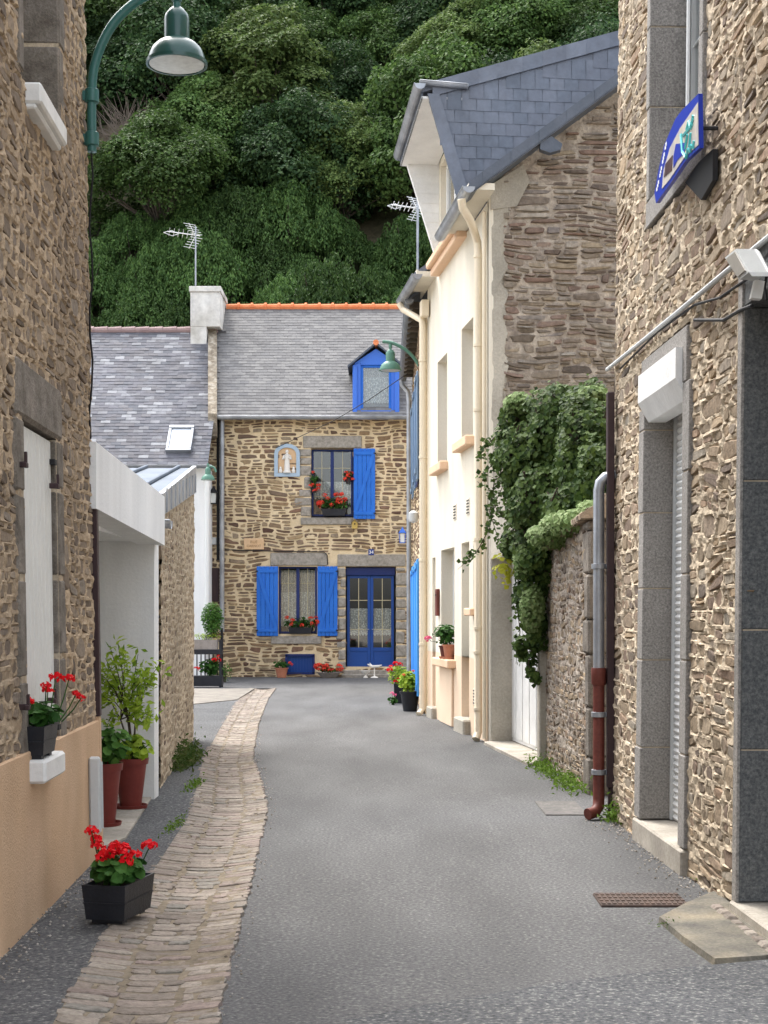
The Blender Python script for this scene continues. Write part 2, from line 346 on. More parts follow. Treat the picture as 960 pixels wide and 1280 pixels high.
# ------------------------------------------------------------------ masonry
def masonry(mb, F, u0, u1, v0, v1, inside, hr, wr, gap, proud, amp, grid, seed, back=.03, mi=(0, 1), warp=.03, rr=.6, taper=.25, ridge=None):
    rg = random.Random(seed)
    nu = max(2, int((u1 - u0) / grid)); nv = max(2, int((v1 - v0) / grid))
    us = np.linspace(u0, u1, nu + 1); vs = np.linspace(v0, v1, nv + 1)
    UU, VV = np.meshgrid(us, vs)
    fr = 1 / (grid * 2.6)
    WW = amp * (fbm(UU * fr * .55, VV * fr, seed, 3) - .5) * 2.4
    cu = (us[:-1] + us[1:]) / 2; cv = (vs[:-1] + vs[1:]) / 2
    CU, CV = np.meshgrid(cu, cv); ok = inside(CU, CV)
    idx = np.argwhere(ok)
    Fs = [(j * (nu + 1) + i, j * (nu + 1) + i + 1, (j + 1) * (nu + 1) + i + 1, (j + 1) * (nu + 1) + i) for j, i in idx.tolist()]
    if ridge: WW = WW + ridge
    du = (u1 - u0) / nu; dv = (v1 - v0) / nv
    rects = []
    def split(a, b, c, d):
        w_ = b - a; h = d - c; hm = rg.uniform(hr[0], hr[1]) ; wm = rg.uniform(wr[0], wr[1])
        if h > hm * 1.25:
            t = rg.uniform(.32, .68); m = c + h * t; split(a, b, c, m); split(a, b, m, d)
        elif w_ > wm * 1.35:
            t = rg.uniform(.3, .7); m = a + w_ * t; split(a, m, c, d); split(m, b, c, d)
        else: rects.append((a, b, c, d))
    v = v0
    while v < v1:
        H = rg.uniform(hr[1] * 1.2, hr[1] * 3.2); u = u0 - rg.random() * wr[1]
        while u < u1:
            W_ = rg.uniform(wr[1] * 1.0, wr[1] * 2.6); split(u, u + W_, v, v + H); u += W_
        v += H
    N = 10; ang = np.array([2 * math.pi * (k + .5) / N for k in range(N)])
    cs = np.sign(np.cos(ang)) * np.abs(np.cos(ang)) ** rr; sn = np.sign(np.sin(ang)) * np.abs(np.sin(ang)) ** rr
    fc = []
    for k in range(N):
        k2 = (k + 1) % N; fc += [(k, k2, N + k2, N + k), (N + k, N + k2, 2 * N + k2, 2 * N + k), (2 * N + k, 2 * N + k2, 3 * N)]
    rs = np.random.RandomState(seed)
    C = np.array([((a + b) / 2, (c + d) / 2) for a, b, c, d in rects])
    okc = inside(C[:, 0], C[:, 1])
    for i, (a, b, c, d) in enumerate(rects):
        if not okc[i]: continue
        hw = (b - a - gap) / 2; hh = (d - c - gap * .85) / 2
        if hw < .012 or hh < .01: continue
        e = np.array([(a, c), (b, c), (b, d), (a, d)]); 
        if not inside(e[:, 0] * .8 + C[i, 0] * .2, e[:, 1] * .8 + C[i, 1] * .2).all(): continue
        j = 1 + rs.uniform(-.2, .1, N)
        sh = rs.uniform(-.25, .25)
        tp = 1 + rs.uniform(-taper, taper) * cs
        x = hw * cs * j + sh * hh * sn; y = hh * sn * j * tp
        pr = proud * rs.uniform(.1, 1.5); t1 = rs.uniform(-.25, .25) * proud; t2 = rs.uniform(-.3, .3) * proud
        V = np.zeros((3 * N + 1, 3))
        V[:N, 0] = x; V[:N, 1] = y; V[:N, 2] = -back
        k1 = .95; k2 = .8
        V[N:2 * N, 0] = x * k1; V[N:2 * N, 1] = y * k1; V[N:2 * N, 2] = pr * .35 + t1 * cs + t2 * sn
        V[2 * N:3 * N, 0] = x * k2; V[2 * N:3 * N, 1] = y * k2; V[2 * N:3 * N, 2] = pr + t1 * cs + t2 * sn + rs.uniform(-.15, .15, N) * proud
        V[3 * N, 2] = pr * 1.05
        V[:, 0] += C[i, 0]; V[:, 1] += C[i, 1]
        V[:, 0] += warp * (vnoise(V[:, 0] * 2.2, V[:, 1] * 2.2, seed + 5) - .5) * 2
        V[:, 1] += warp * (vnoise(V[:, 0] * 1.8, V[:, 1] * 2.2, seed + 9) - .5) * 2
        if V[:, 0].min() > u1 - .02 or V[:, 0].max() < u0 + .02: continue
        V[:, 0] = np.clip(V[:, 0], u0, u1)
        mb.add(V, fc, mi[1], F)
        if ridge:      # sink the mortar under each stone, leave it standing proud in the joints
            x0, x1, y0_, y1_ = V[:, 0].min(), V[:, 0].max(), V[:, 1].min(), V[:, 1].max()
            i0, i1 = max(0, int((x0 - u0) / du)), min(nu, int((x1 - u0) / du) + 1); j0, j1 = max(0, int((y0_ - v0) / dv)), min(nv, int((y1_ - v0) / dv) + 1)
            if i1 > i0 and j1 > j0:
                gx = (us[i0:i1 + 1] - (x0 + x1) / 2) / ((x1 - x0) / 2 * 1.0); gy = (vs[j0:j1 + 1] - (y0_ + y1_) / 2) / ((y1_ - y0_) / 2 * 1.0)
                q = np.abs(gx[None, :]) ** 3 + np.abs(gy[:, None]) ** 3
                sub = WW[j0:j1 + 1, i0:i1 + 1]; WW[j0:j1 + 1, i0:i1 + 1] = np.where(q < .8, np.minimum(sub, -.012), sub)
    mb.add(np.stack([UU.ravel(), VV.ravel(), WW.ravel()], 1), Fs, mi[0], F)
    return mb
def rectin(holes, extra=None):
    def f(u, v):
        ok = np.ones(np.shape(u), bool)
        for (a, b, c, d) in holes: ok &= ~((u > a) & (u < b) & (v > c) & (v < d))
        if extra is not None: ok &= extra(u, v)
        return ok
    return f
def slates(mb, O, U, V, W, H, sw, sh, seed=1, inside=None, m=0, jit=1.0, lift=.012):
    rg = random.Random(seed); O = Vector(O); U = Vector(U).normalized(); V = Vector(V).normalized(); Nn = U.cross(V)
    if Nn.z < 0: Nn = -Nn
    rows = int(math.ceil(H / sh))
    for r in range(rows):
        x = -sw * (.5 if r % 2 else 0) ; y = r * sh
        while x < W:
            a = max(0, x); b = min(W, x + sw) - .007; x += sw
            if b - a < .02: continue
            if inside and not inside((a + b) / 2, y + sh * .5): continue
            yt = min(H, y + sh * 1.7); l = lift * (1 + jit * rg.uniform(-.4, .4)); dy = rg.uniform(-.006, .006) * jit
            ps = [O + U * a + V * (y + dy) + Nn * l, O + U * b + V * (y + dy) + Nn * (l + rg.uniform(-.003, .003) * jit), O + U * b + V * yt + Nn * .001, O + U * a + V * yt + Nn * .001,
                  O + U * a + V * (y + dy), O + U * b + V * (y + dy)]
            mb.add([tuple(p) for p in ps], [(0, 1, 2, 3), (4, 5, 1, 0)], m)
    return mb
def granite(F, parent, u0, u1, v0, v1, jw=.2, depth=.22, proud=.03, bh=.45, lh=.28, jl=True, jr=True, sill=None, m=None, seed=1, ch=.008, lw=None, vary=.04, names=('jamb', 'lintel', 'sill')):
    rg = random.Random(seed); m = m or GRAN
    for side, on in ((0, jl), (1, jr)):
        if not on: continue
        b = MB(); v = v0
        while v < v1 - .02:
            h = min(bh * rg.uniform(.85, 1.15), v1 - v)
            if v1 - (v + h) < .15: h = v1 - v
            e = jw + rg.uniform(-vary, vary)
            a, c = (u0 - e, u0) if side == 0 else (u1, u1 + e)
            b.box((a, v + .004, -depth), (c, v + h - .004, proud + rg.uniform(-.003, .003)), F, 0, ch); v += h
        a, c = (u0 - jw * .8, u0 - .008) if side == 0 else (u1 + .008, u1 + jw * .8)
        b.box((a, v0 + .01, -depth + .01), (c, v1 - .01, proud - .008), F, 1)
        b.build(names[0], [m, MO_R], parent)
    if lh:
        lw = jw if lw is None else lw
        MB().box((u0 - lw, v1, -depth), (u1 + lw, v1 + lh, proud + .002), F, 0, ch).build(names[1], m, parent)
    if sill:
        MB().box((u0 - jw, v0 - sill, -depth), (u1 + jw, v0, proud + .03), F, 0, ch).build(names[2], m, parent)
def reveal(mb, F, u0, u1, v0, v1, d0, d1, m=0):
    """four inner faces of an opening from w=d0 to w=d1"""
    V = [(u, v, w_) for w_ in (d0, d1) for (u, v) in ((u0, v0), (u1, v0), (u1, v1), (u0, v1))]
    return mb.add(V, [(0, 1, 5, 4), (1, 2, 6, 5), (2, 3, 7, 6), (3, 0, 4, 7)], m, F)
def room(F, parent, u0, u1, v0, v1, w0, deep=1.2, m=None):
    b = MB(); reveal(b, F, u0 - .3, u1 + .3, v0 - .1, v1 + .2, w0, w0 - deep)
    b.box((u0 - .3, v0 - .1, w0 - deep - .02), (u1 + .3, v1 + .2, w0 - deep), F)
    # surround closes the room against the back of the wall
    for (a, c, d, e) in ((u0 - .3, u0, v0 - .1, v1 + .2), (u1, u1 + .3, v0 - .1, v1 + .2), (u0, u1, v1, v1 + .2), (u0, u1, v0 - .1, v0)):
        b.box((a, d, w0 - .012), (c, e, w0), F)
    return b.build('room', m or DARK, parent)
def shutter(F, parent, u0, u1, v0, v1, w0, m, n=5, flip=False, th=.035, z=True):
    b = MB(); pw = (u1 - u0) / n
    for i in range(n): b.box((u0 + i * pw + .002, v0, w0), (u0 + (i + 1) * pw - .002, v1, w0 + th), F, 0, .006)
    if z:
        for vv in (v0 + .1, v1 - .16): b.box((u0 + .015, vv, w0 + th), (u1 - .015, vv + .085, w0 + th + .025), F, 0, .005)
        a = (u0 + .05, v0 + .18) if not flip else (u1 - .05, v0 + .18); c = (u1 - .05, v1 - .16) if not flip else (u0 + .05, v1 - .16)
        dx = .045
        b.prism([(a[0] - dx, a[1], w0 + th), (a[0] + dx, a[1], w0 + th), (c[0] + dx, c[1], w0 + th), (c[0] - dx, c[1], w0 + th)], (0, 0, .022), 0, F)
        hu = u0 if flip else u1
    o = b.build('shutter', m, parent)
    for vv in (v0 + .14, v1 - .12): MB().box((u0 - .02 if flip else u1 - .04, vv - .015, w0 - .02), (u0 + .04 if flip else u1 + .02, vv + .015, w0 + th + .03), F).build('hinge', BLACKC, o)
    return o
def window(F, parent, u0, u1, v0, v1, w0, m, t=.055, mull=1, rails=(), bars=True, curtain=None, gm=None, name='window', sash=.05, barm=None):
    b = MB(); z0, z1 = w0, w0 + .06
    b.box((u0, v0, z0), (u0 + t, v1, z1), F, 0, .004); b.box((u1 - t, v0, z0), (u1, v1, z1), F, 0, .004)
    b.box((u0 + t, v0, z0), (u1 - t, v0 + t, z1), F, 0, .004); b.box((u0 + t, v1 - t, z0), (u1 - t, v1, z1), F, 0, .004)
    for i in range(mull):
        c = u0 + (u1 - u0) * (i + 1) / (mull + 1); b.box((c - sash, v0 + t, z0 + .003), (c + sash, v1 - t, z1 + .012), F, 0, .004)
    o = b.build(name, m, parent)
    g = MB(); g.box((u0 + t * .6, v0 + t * .6, z0 + .025), (u1 - t * .6, v1 - t * .6, z0 + .029), F); g.build('pane', gm or GLASSW, o)
    if bars:
        k = MB()
        for i in range(mull + 1):
            a = u0 + (u1 - u0) * i / (mull + 1); c = u0 + (u1 - u0) * (i + 1) / (mull + 1); mm = (a + c) / 2
            k.box((mm - .006, v0 + t, z0 + .03), (mm + .006, v1 - t, z0 + .042), F)
            for r_ in rails: vv = v0 + (v1 - v0) * r_; k.box((a + sash, vv - .006, z0 + .031), (c - sash, vv + .006, z0 + .044), F)
        k.build('glazing_bar', barm or BARC, o)
    if curtain:
        for (a, c, cm, scal) in curtain:
            cb = MB(); n = 40; ua, ub = u0 + t, u1 - t; ya = v0 + (v1 - v0) * a; yb = v0 + (v1 - v0) * c; V = []; Fs = []
            for i in range(n + 1):
                uu = ua + (ub - ua) * i / n; ww = z0 - .03 + .012 * math.sin(i * 1.9)
                lo = ya + (abs(math.sin(i * math.pi / 4)) * -.03 if scal else 0)
                V += [(uu, lo, ww), (uu, yb, ww)]
            for i in range(n): Fs.append((2 * i, 2 * i + 2, 2 * i + 3, 2 * i + 1))
            cb.add(V, Fs, 0, F); cb.build('curtain', cm, o)
    return o

# ------------------------------------------------------------------ foliage
RS = np.random.RandomState(11)
def rotbasis(n):
    """random tangent pairs for unit normals n (k,3)"""
    r = RS.normal(size=n.shape); t = np.cross(n, r); t /= np.linalg.norm(t, axis=1, keepdims=True) + 1e-9
    return t, np.cross(n, t)
def leaves(mb, C, Nn, size, asp=.5, m=0, fold=.25, tip=None):
    """rhombic folded leaves; C centres, Nn normals, size array"""
    C = np.asarray(C); Nn = Nn / (np.linalg.norm(Nn, axis=1, keepdims=True) + 1e-9); k = len(C)
    if tip is not None:
        t = tip - Nn * np.sum(tip * Nn, axis=1, keepdims=True); t /= np.linalg.norm(t, axis=1, keepdims=True) + 1e-9; s = np.cross(Nn, t)
    else: t, s = rotbasis(Nn)
    size = (np.ones(k) * size)[:, None]
    a = C - t * size * .5; c = C + t * size * .5
    b = C + s * size * asp * .5 + Nn * size * fold * .5 - t * size * .08; d = C - s * size * asp * .5 + Nn * size * fold * .5 - t * size * .08
    V = np.stack([a, b, c, d], 1).reshape(-1, 3); n0 = mb.n
    mb.v.append(V); mb.n += len(V)
    q = np.arange(k) * 4 + n0
    mb.f.extend(list(zip(q.tolist(), (q + 1).tolist(), (q + 2).tolist()))); mb.m.extend([m] * k)
    mb.f.extend(list(zip(q.tolist(), (q + 2).tolist(), (q + 3).tolist()))); mb.m.extend([m] * k); return mb
def discs(mb, C, Nn, size, m=0, seg=7):
    t, s = rotbasis(Nn / (np.linalg.norm(Nn, axis=1, keepdims=True) + 1e-9))
    for i in range(len(C)):
        r = size[i]; V = [C[i] - Nn[i] * r * .25]
        for k in range(seg):
            a = 2 * math.pi * k / seg; V.append(C[i] + (t[i] * math.cos(a) + s[i] * math.sin(a)) * r * RS.uniform(.82, 1.1))
        mb.add(V, [(0, 1 + k, 1 + (k + 1) % seg) for k in range(seg)], m)
def shell(k, c, r, up=0.0, jit=.25):
    d = RS.normal(size=(k, 3)); d /= np.linalg.norm(d, axis=1, keepdims=True)
    if up: d[:, 2] = np.where((d[:, 2] < 0) & (RS.rand(k) < up), -d[:, 2], d[:, 2])
    rad = 1 - np.abs(RS.normal(size=(k, 1))) * jit
    return np.array(c) + d * np.array(r) * np.clip(rad, .2, 1.1), d
def flower_head(mb, c, r, n=26, m=0):
    p, d = shell(n, c, (r, r, r * .75), .7, .15); leaves(mb, p, d + RS.normal(size=d.shape) * .4, r * .75, .9, m, .1)
def plant(name, label, cat, base, r, h, nleaf, lsize, heads, hm=None, hr=.035, lm=None, group=None, kind='disc', stems=10, spread=1.0):
    """leafy flowering plant: base point, radii, flower head points relative to base"""
    t = thing(name, base, label, cat, group); b0 = Vector(base)
    st = MB(); tips = []
    for i in range(stems):
        a = rnd.uniform(0, 6.28); q = rnd.uniform(.2, .9)
        tp = b0 + Vector((math.cos(a) * r[0] * q * spread, math.sin(a) * r[1] * q * spread, h * rnd.uniform(.4, .85)))
        st.tube([b0 + Vector((math.cos(a) * r[0] * q * .4, math.sin(a) * r[1] * q * .4, 0)), b0.lerp(tp, .5) + Vector((0, 0, h * .08)), tp], [.006, .005, .003], 5); tips.append(tp)
    for hp in heads:
        e = b0 + Vector(hp); st.tube([b0 + Vector((hp[0] * .5, hp[1] * .5, h * .2)), b0 + Vector((hp[0] * .8, hp[1] * .8, hp[2] * .6)), e], [.004, .0035, .003], 5)
    st.build('stem', TWIG if kind != 'disc' else LF_GER, t, recalc=False)
    lf = MB(); p, d = shell(nleaf, (base[0], base[1], base[2] + h * .5), (r[0], r[1], h * .5), .3, .45)
    d = d * .6 + np.array([0, -.15, .8]) + RS.normal(size=d.shape) * .35; d /= np.linalg.norm(d, axis=1, keepdims=True)
    if kind == 'disc': discs(lf, p, d, RS.uniform(.6, 1.1, nleaf) * lsize)
    else: leaves(lf, p, d, RS.uniform(.6, 1.2, nleaf) * lsize * 1.6, .5)
    lf.build('leaves', lm or LF_GER, t, recalc=False)
    if heads and hm:
        for hp in heads:
            fl = MB(); flower_head(fl, (base[0] + hp[0], base[1] + hp[1], base[2] + hp[2]), hr * rnd.uniform(.8, 1.15))
            fl.build('flower_head', hm, t, recalc=False)
    return t
def trough(name, label, base, L, W, H, rot, m, cat='planter', group=None, feet=True, taper=.85, rim=True, soil=True):
    """rectangular planter, long side along local x, rotated about z"""
    t = thing(name, base, label, cat, group); T = Matrix.Translation(base) @ Matrix.Rotation(rot, 4, 'Z')
    z0 = .02 if feet else 0; b = MB(); a0, b0 = L / 2 * taper, W / 2 * taper; a1, b1 = L / 2, W / 2; th = .012
    outer = [(-a0, -b0, z0), (a0, -b0, z0), (a0, b0, z0), (-a0, b0, z0), (-a1, -b1, H), (a1, -b1, H), (a1, b1, H), (-a1, b1, H)]
    inner = [(-a1 + th, -b1 + th, H), (a1 - th, -b1 + th, H), (a1 - th, b1 - th, H), (-a1 + th, b1 - th, H), (-a1 + th * 2, -b1 + th * 2, H * .8), (a1 - th * 2, -b1 + th * 2, H * .8), (a1 - th * 2, b1 - th * 2, H * .8), (-a1 + th * 2, b1 - th * 2, H * .8)]
    b.add(outer + inner, [(0, 1, 2, 3), (0, 1, 5, 4), (1, 2, 6, 5), (2, 3, 7, 6), (3, 0, 4, 7)] + [(4 + i, 4 + (i + 1) % 4, 8 + (i + 1) % 4, 8 + i) for i in range(4)] + [(8 + i, 8 + (i + 1) % 4, 12 + (i + 1) % 4, 12 + i) for i in range(4)], 0, T)
    if rim:
        for hz in (H * .52,):
            k = taper + (1 - taper) * .55
            b.box((-L / 2 * k - .003, -W / 2 * k - .003, hz), (L / 2 * k + .003, W / 2 * k + .003, hz + .006), T)
    b.build('box', m, t)
    if soil: MB().box((-a1 + .022, -b1 + .022, H * .78), (a1 - .022, b1 - .022, H * .83), T).build('soil', SOIL, t)
    if feet:
        for sx in (-1, 1):
            MB().box((sx * a0 * .7 - .03, -b0 * .8, 0), (sx * a0 * .7 + .03, b0 * .8, .022), T).build('foot', m, t)
    return t
def pot(name, label, base, r, h, m, saucer=None, cat='pot', group=None, taper=.68, rimh=.12):
    t = thing(name, base, label, cat, group); b = MB()
    b.lathe([(r * taper, 0), (r * (taper + (1 - taper) * .85), h * (1 - rimh)), (r * 1.04, h * (1 - rimh)), (r * 1.08, h), (r * .95, h), (r * .9, h * .85)], base, 24); b.build('body', m, t, smooth=True)
    MB().lathe([(r * .9, h * .86), (r * .1, h * .88)], base, 20).build('soil', SOIL, t)
    if saucer: MB().lathe([(r * .7, 0), (r * .95, .0), (r * 1.02, .03), (r * .97, .03), (r * .9, .01)], (base[0], base[1], base[2] - .004), 24).build('saucer', saucer, t, smooth=True)
    return t

# ================================================================== GROUND
RD = (422 - 480) / FPX
LH = frame(-1.790, 7.087, RD, 1, 1, -.0166)            # left house wall, faces right
RH = frame(1.85, 8.97, RD, 1, -1, -.011)               # right house wall, faces left
CR = frame(1.278, 18.54, -.117, 1, -1, 0)              # cream facade
FA = frame(-4.6, 37.5, 1, 0, 1, 0)                     # far stone house
for nme, F_ in (('LH', LH), ('RH', RH)): pass

g = MB(); g.add([(-150, -60, -.03), (150, -60, -.03), (150, 300, -.03), (-150, 300, -.03)], [(0, 1, 2, 3)])
tag(g.build('ground', A_CONC, recalc=False, keep=True), kind='structure')
# road: a fine sheet with gentle unevenness
def sheet(name, pts_l, pts_r, z, m, nx=14, amp=.004):
    b = MB(); n = len(pts_l); V = []; Fs = []
    for i in range(n):
        for k in range(nx + 1):
            a = Vector(pts_l[i]).lerp(Vector(pts_r[i]), k / nx); V.append((a.x, a.y, z + amp * float(vnoise(a.x * 1.3, a.y * .9, 3) - .5)))
    for i in range(n - 1):
        for k in range(nx): Fs.append((i * (nx + 1) + k, i * (nx + 1) + k + 1, (i + 1) * (nx + 1) + k + 1, (i + 1) * (nx + 1) + k))
    b.add(V, Fs); o = b.build(name, m, recalc=False, keep=True); return tag(o, kind='structure')
def interp(pts, Y):
    for (a, b) in zip(pts, pts[1:]):
        if a[1] <= Y <= b[1]: t = (Y - a[1]) / (b[1] - a[1]); return a[0] + (b[0] - a[0]) * t
    return pts[0][0] if Y < pts[0][1] else pts[-1][0]
CL = [gnd(*p) for p in ((64, 1280), (129, 1167), (187, 1089), (234, 1018), (250, 952), (272, 912), (297, 874), (312, 860))]
CRt = [gnd(*p) for p in ((275, 1280), (292, 1200), (309, 1131), (336, 1014), (328, 978), (317, 948), (324, 905), (336, 874), (346, 860))]
CL = [(CL[0].x + .16, CL[0].y - 3)] + [(p.x, p.y) for p in CL]; CRt = [(CRt[0].x + .12, CRt[0].y - 3)] + [(p.x, p.y) for p in CRt]
YE = 31.9
ys = [-6] + [2 + i * .6 for i in range(int((YE - 2) / .6))] + [YE]
road = sheet('road', [(interp(CRt, y) - .03, y, 0) for y in ys], [(4.2, y, 0) for y in ys], .0, A_ASPH, 26, .012)
sheet('road_end', [(-14, y, 0) for y in (YE, 34, 37.9)], [(6, y, 0) for y in (YE, 34, 37.9)], -.004, A_ASPH, 20, .006)
sheet('pavement', [(-6, y, 0) for y in ys], [(interp(CL, y) + .03, y, 0) for y in ys], .012, A_ASPH2, 26, .012)
# bedding of the paved channel and its stones
def chz(t): return .010 - .035 * math.sin(math.pi * min(1, max(0, t)))
b = MB(); V = []; Fs = []; yy = [c for c in np.arange(2.9, YE, .12)]; NX = 12
for y in yy:
    l, r = interp(CL, y) + .012, interp(CRt, y) - .02
    for k in range(NX + 1): V.append((l + (r - l) * k / NX, y, chz(k / NX) + .006 * float(vnoise(k * 1.1, y * 6, 4) - .5)))
for i in range(len(yy) - 1):
    for k in range(NX): Fs.append((i * (NX + 1) + k, i * (NX + 1) + k + 1, (i + 1) * (NX + 1) + k + 1, (i + 1) * (NX + 1) + k))
b.add(V, Fs, 1)
rg = random.Random(5)
bands = [(0.0, .30), (.30, .69), (.69, 1.0)]
for (t0, t1) in bands:
    y = 2.9
    while y < YE - .15:
        dy = rg.uniform(.06, .12) if t0 != .30 else rg.uniform(.07, .15)
        l, r = interp(CL, y), interp(CRt, y); cells = [(t0, t1)]
        jt = lambda q: q if q in (0.0, 1.0) else q + rg.uniform(-.028, .028)
        cells = [(jt(t0), jt(t1))]
        if rg.random() < (.45 if t0 == .30 else .35): mth = t0 + (t1 - t0) * rg.uniform(.35, .65); cells = [(jt(t0), mth), (mth, jt(t1))]
        for (a, c) in cells:
            ga = .009; pts = []
            sk = rg.uniform(-.012, .012); skew = (.12 if t0 == 0 else (-.10 if t0 > .6 else 0)) * (c - a) * (r - l)
            xa, xc = l + (r - l) * a + ga, l + (r - l) * c - ga
            if c == 1.0: xc += rg.uniform(-.008, .012)
            if a == 0.0: xa -= rg.uniform(-.01, .02)
            corners = [(xa, y + ga * .6 - skew / 2), (xc, y + ga * .6 + sk + skew / 2), (xc, y + dy - ga * .6 + skew / 2), (xa, y + dy - ga * .6 + sk - skew / 2)]
            ring = []
            for q in range(4):
                p0 = corners[q]; p1 = corners[(q + 1) % 4]
                for f_ in (.12, .5, .88): ring.append((p0[0] + (p1[0] - p0[0]) * f_ + rg.uniform(-.006, .006), p0[1] + (p1[1] - p0[1]) * f_ + rg.uniform(-.006, .006)))
            cx = sum(p[0] for p in ring) / 12; cy = sum(p[1] for p in ring) / 12; hgt = rg.uniform(.002, .012)
            zz = lambda x: chz((x - l) / (r - l))
            VV = [(x, yv, zz(x) - .02) for x, yv in ring] + [(cx + (x - cx) * .96, cy + (yv - cy) * .93, zz(x) + hgt * .6) for x, yv in ring] + [(cx + (x - cx) * .75, cy + (yv - cy) * .7, zz(cx + (x - cx) * .75) + hgt + rg.uniform(-.002, .002)) for x, yv in ring] + [(cx, cy, zz(cx) + hgt)]
            ff = []
            for q in range(12):
                q2 = (q + 1) % 12; ff += [(q, q2, 12 + q2, 12 + q), (12 + q, 12 + q2, 24 + q2, 24 + q), (24 + q, 24 + q2, 36)]
            b.add(VV, ff, 0)
        y += dy
tag(b.build('paved_gutter', [A_PAVE, A_PJOINT], recalc=False, keep=True), kind='structure')
# concrete strip at the far left, porch floor, garage threshold
p = [gnd(238, 882), gnd(296, 876), gnd(318, 862), gnd(238, 862)]
b = MB(); b.prism([(q.x, q.y, -.01) for q in p], (0, 0, .034)); tag(b.build('concrete_strip', mat('old_concrete', [(.17, .155, .135), (.235, .215, .185)], scale=5, bump=.004, bscale=90, var=.25, stain=.3, sscale=2), keep=True), kind='structure')
b = MB(); b.prism([(-4, 9.95, 0), (-1.93, 9.95, 0), (-1.80, 10.6, 0), (-1.98, 12.95, 0), (-4, 12.95, 0)], (0, 0, .03)); tag(b.build('porch_floor', A_CONC, keep=True), kind='structure')
# dark re-surfaced strip of asphalt in the foreground
q = [gnd(430, 1279), gnd(560, 1255), gnd(700, 1231), gnd(860, 1212), gnd(1150, 1185)]
b = MB(); V = [(p_.x, p_.y, .0125) for p_ in q] + [(p_.x + .4, p_.y - 3.2, .0125) for p_ in q]
b.add(V, [(i, i + 1, 6 + i, 5 + i) for i in range(4)]); tag(b.build('asphalt_patch', A_ASPH2, recalc=False, keep=True), kind='structure')
# rough slab at right and iron grates
q = [gnd(822, 1152), gnd(858, 1133), gnd(905, 1113), gnd(965, 1150), gnd(1010, 1190), gnd(958, 1203), gnd(893, 1207), gnd(850, 1176)]
b = MB(); cx = sum(p_.x for p_ in q) / 8; cy = sum(p_.y for p_ in q) / 8
V = [(p_.x, p_.y, -.02) for p_ in q] + [(cx + (p_.x - cx) * .97, cy + (p_.y - cy) * .97, .028) for p_ in q] + [(cx, cy, .034)]
b.add(V, [(i, (i + 1) % 8, 8 + (i + 1) % 8, 8 + i) for i in range(8)] + [(8 + i, 8 + (i + 1) % 8, 16) for i in range(8)])
tag(b.build('cement_slab', mat('old_cement', [(.10, .096, .085), (.17, .155, .125), (.23, .2, .145)], scale=4, rough=.95, bump=.012, bscale=30, var=.3, vscale=60, stain=.3, sscale=3), keep=True), kind='structure')
def coverplate(px0, py0, px1, py1, label, m, cells):
    a = gnd(px0, py1); c = gnd(px1, py1); d = gnd(px1 - 6, py0)
    z = .013; b = MB(); b.box((a.x, a.y, -.01), (c.x, d.y, z), ID, 0, .004)
    nx, ny = cells; nx0 = nx; nx = max(1, nx); ny = max(1, ny); dx = (c.x - a.x) / nx; dy = (d.y - a.y) / ny
    for i in range(nx0):
        for j in range(ny): b.box((a.x + dx * (i + .18), a.y + dy * (j + .18), z), (a.x + dx * (i + .82), a.y + dy * (j + .82), z + .005), ID, 1)
    return tag(b.build('iron_cover', [m, IRONR]), label, 'manhole cover')
coverplate(752, 1119, 862, 1134, 'rusty patterned iron cover in the road before the roller shutter door', IRONR, (16, 4))
coverplate(682, 1003, 736, 1020, 'worn grey manhole cover in the road by the foot of the red downpipe', mat('worn_cover', [(.085, .082, .078), (.14, .13, .12)], scale=12, rough=.9, var=.3), (0, 0))

# ================================================================== LEFT HOUSE
lhu = lambda px, py=1000, w_=0: uv(LH, px, py, w_)[0]
UL0, UL1 = -4.6, lhu(121)
root = thing('stone_house', P(LH, 0, 0, 0), 'rubble stone house on the left with a peach rendered base', 'house')
PT = uv(LH, 0, 946)[1] ; PT2 = uv(LH, 119, 905)[1]; PT = (PT + PT2) / 2
# openings: shuttered window (ground floor) and upper window
gA, gB = lhu(29, 700, -.0), lhu(70, 700, -.0); gz0 = uv(LH, 60, 948)[1]; gz1 = uv(LH, 30, 525)[1]
uA, uB = lhu(28, 100, 0), lhu(72, 100, 0); uz0 = uv(LH, 70, 165)[1]
H_L = 6.6
holes = [(gA, gB, gz0, gz1), (uA, uB, uz0, H_L - .25)]
b = MB(); masonry(b, LH, -1.3, UL1, PT - .05, H_L, rectin([(a - .02, c + .02, d - .02, e + .02) for a, c, d, e in holes]), (.06, .15), (.12, .34), .022, .006, .014, .017, 21, rr=.66, warp=.05, ridge=.007)
b.box((UL0, PT, -.05), (-1.3, H_L, .01), LH)
b.build('wall', [MO_L, ST_L], root)
b = MB(); b.box((UL0, -.05, -.1), (UL1 + .015, PT, .028), LH, 0, .006); b.build('rendered_base', PLINTH, root)
b = MB(); b.box((UL0, 0, -5), (UL1 - .0, H_L, -.62), LH); b.box((UL1 - .2, 0, -.62), (UL1 - .02, H_L, -.02), LH); b.box((UL0, H_L - .2, -.62), (UL1 - .02, H_L, -.02), LH)
for (a, c, d, e) in ((UL0, gA - .32, 0, H_L - .2), (gB + .32, UL1 - .2, 0, H_L - .2), (gA - .32, gB + .32, 0, gz0 - .12), (gA - .32, gB + .32, gz1 + .22, uz0 - .12)): b.box((a, d, -.5), (c, e, -.04), LH)
b.build('wall_core', MO_L, root)
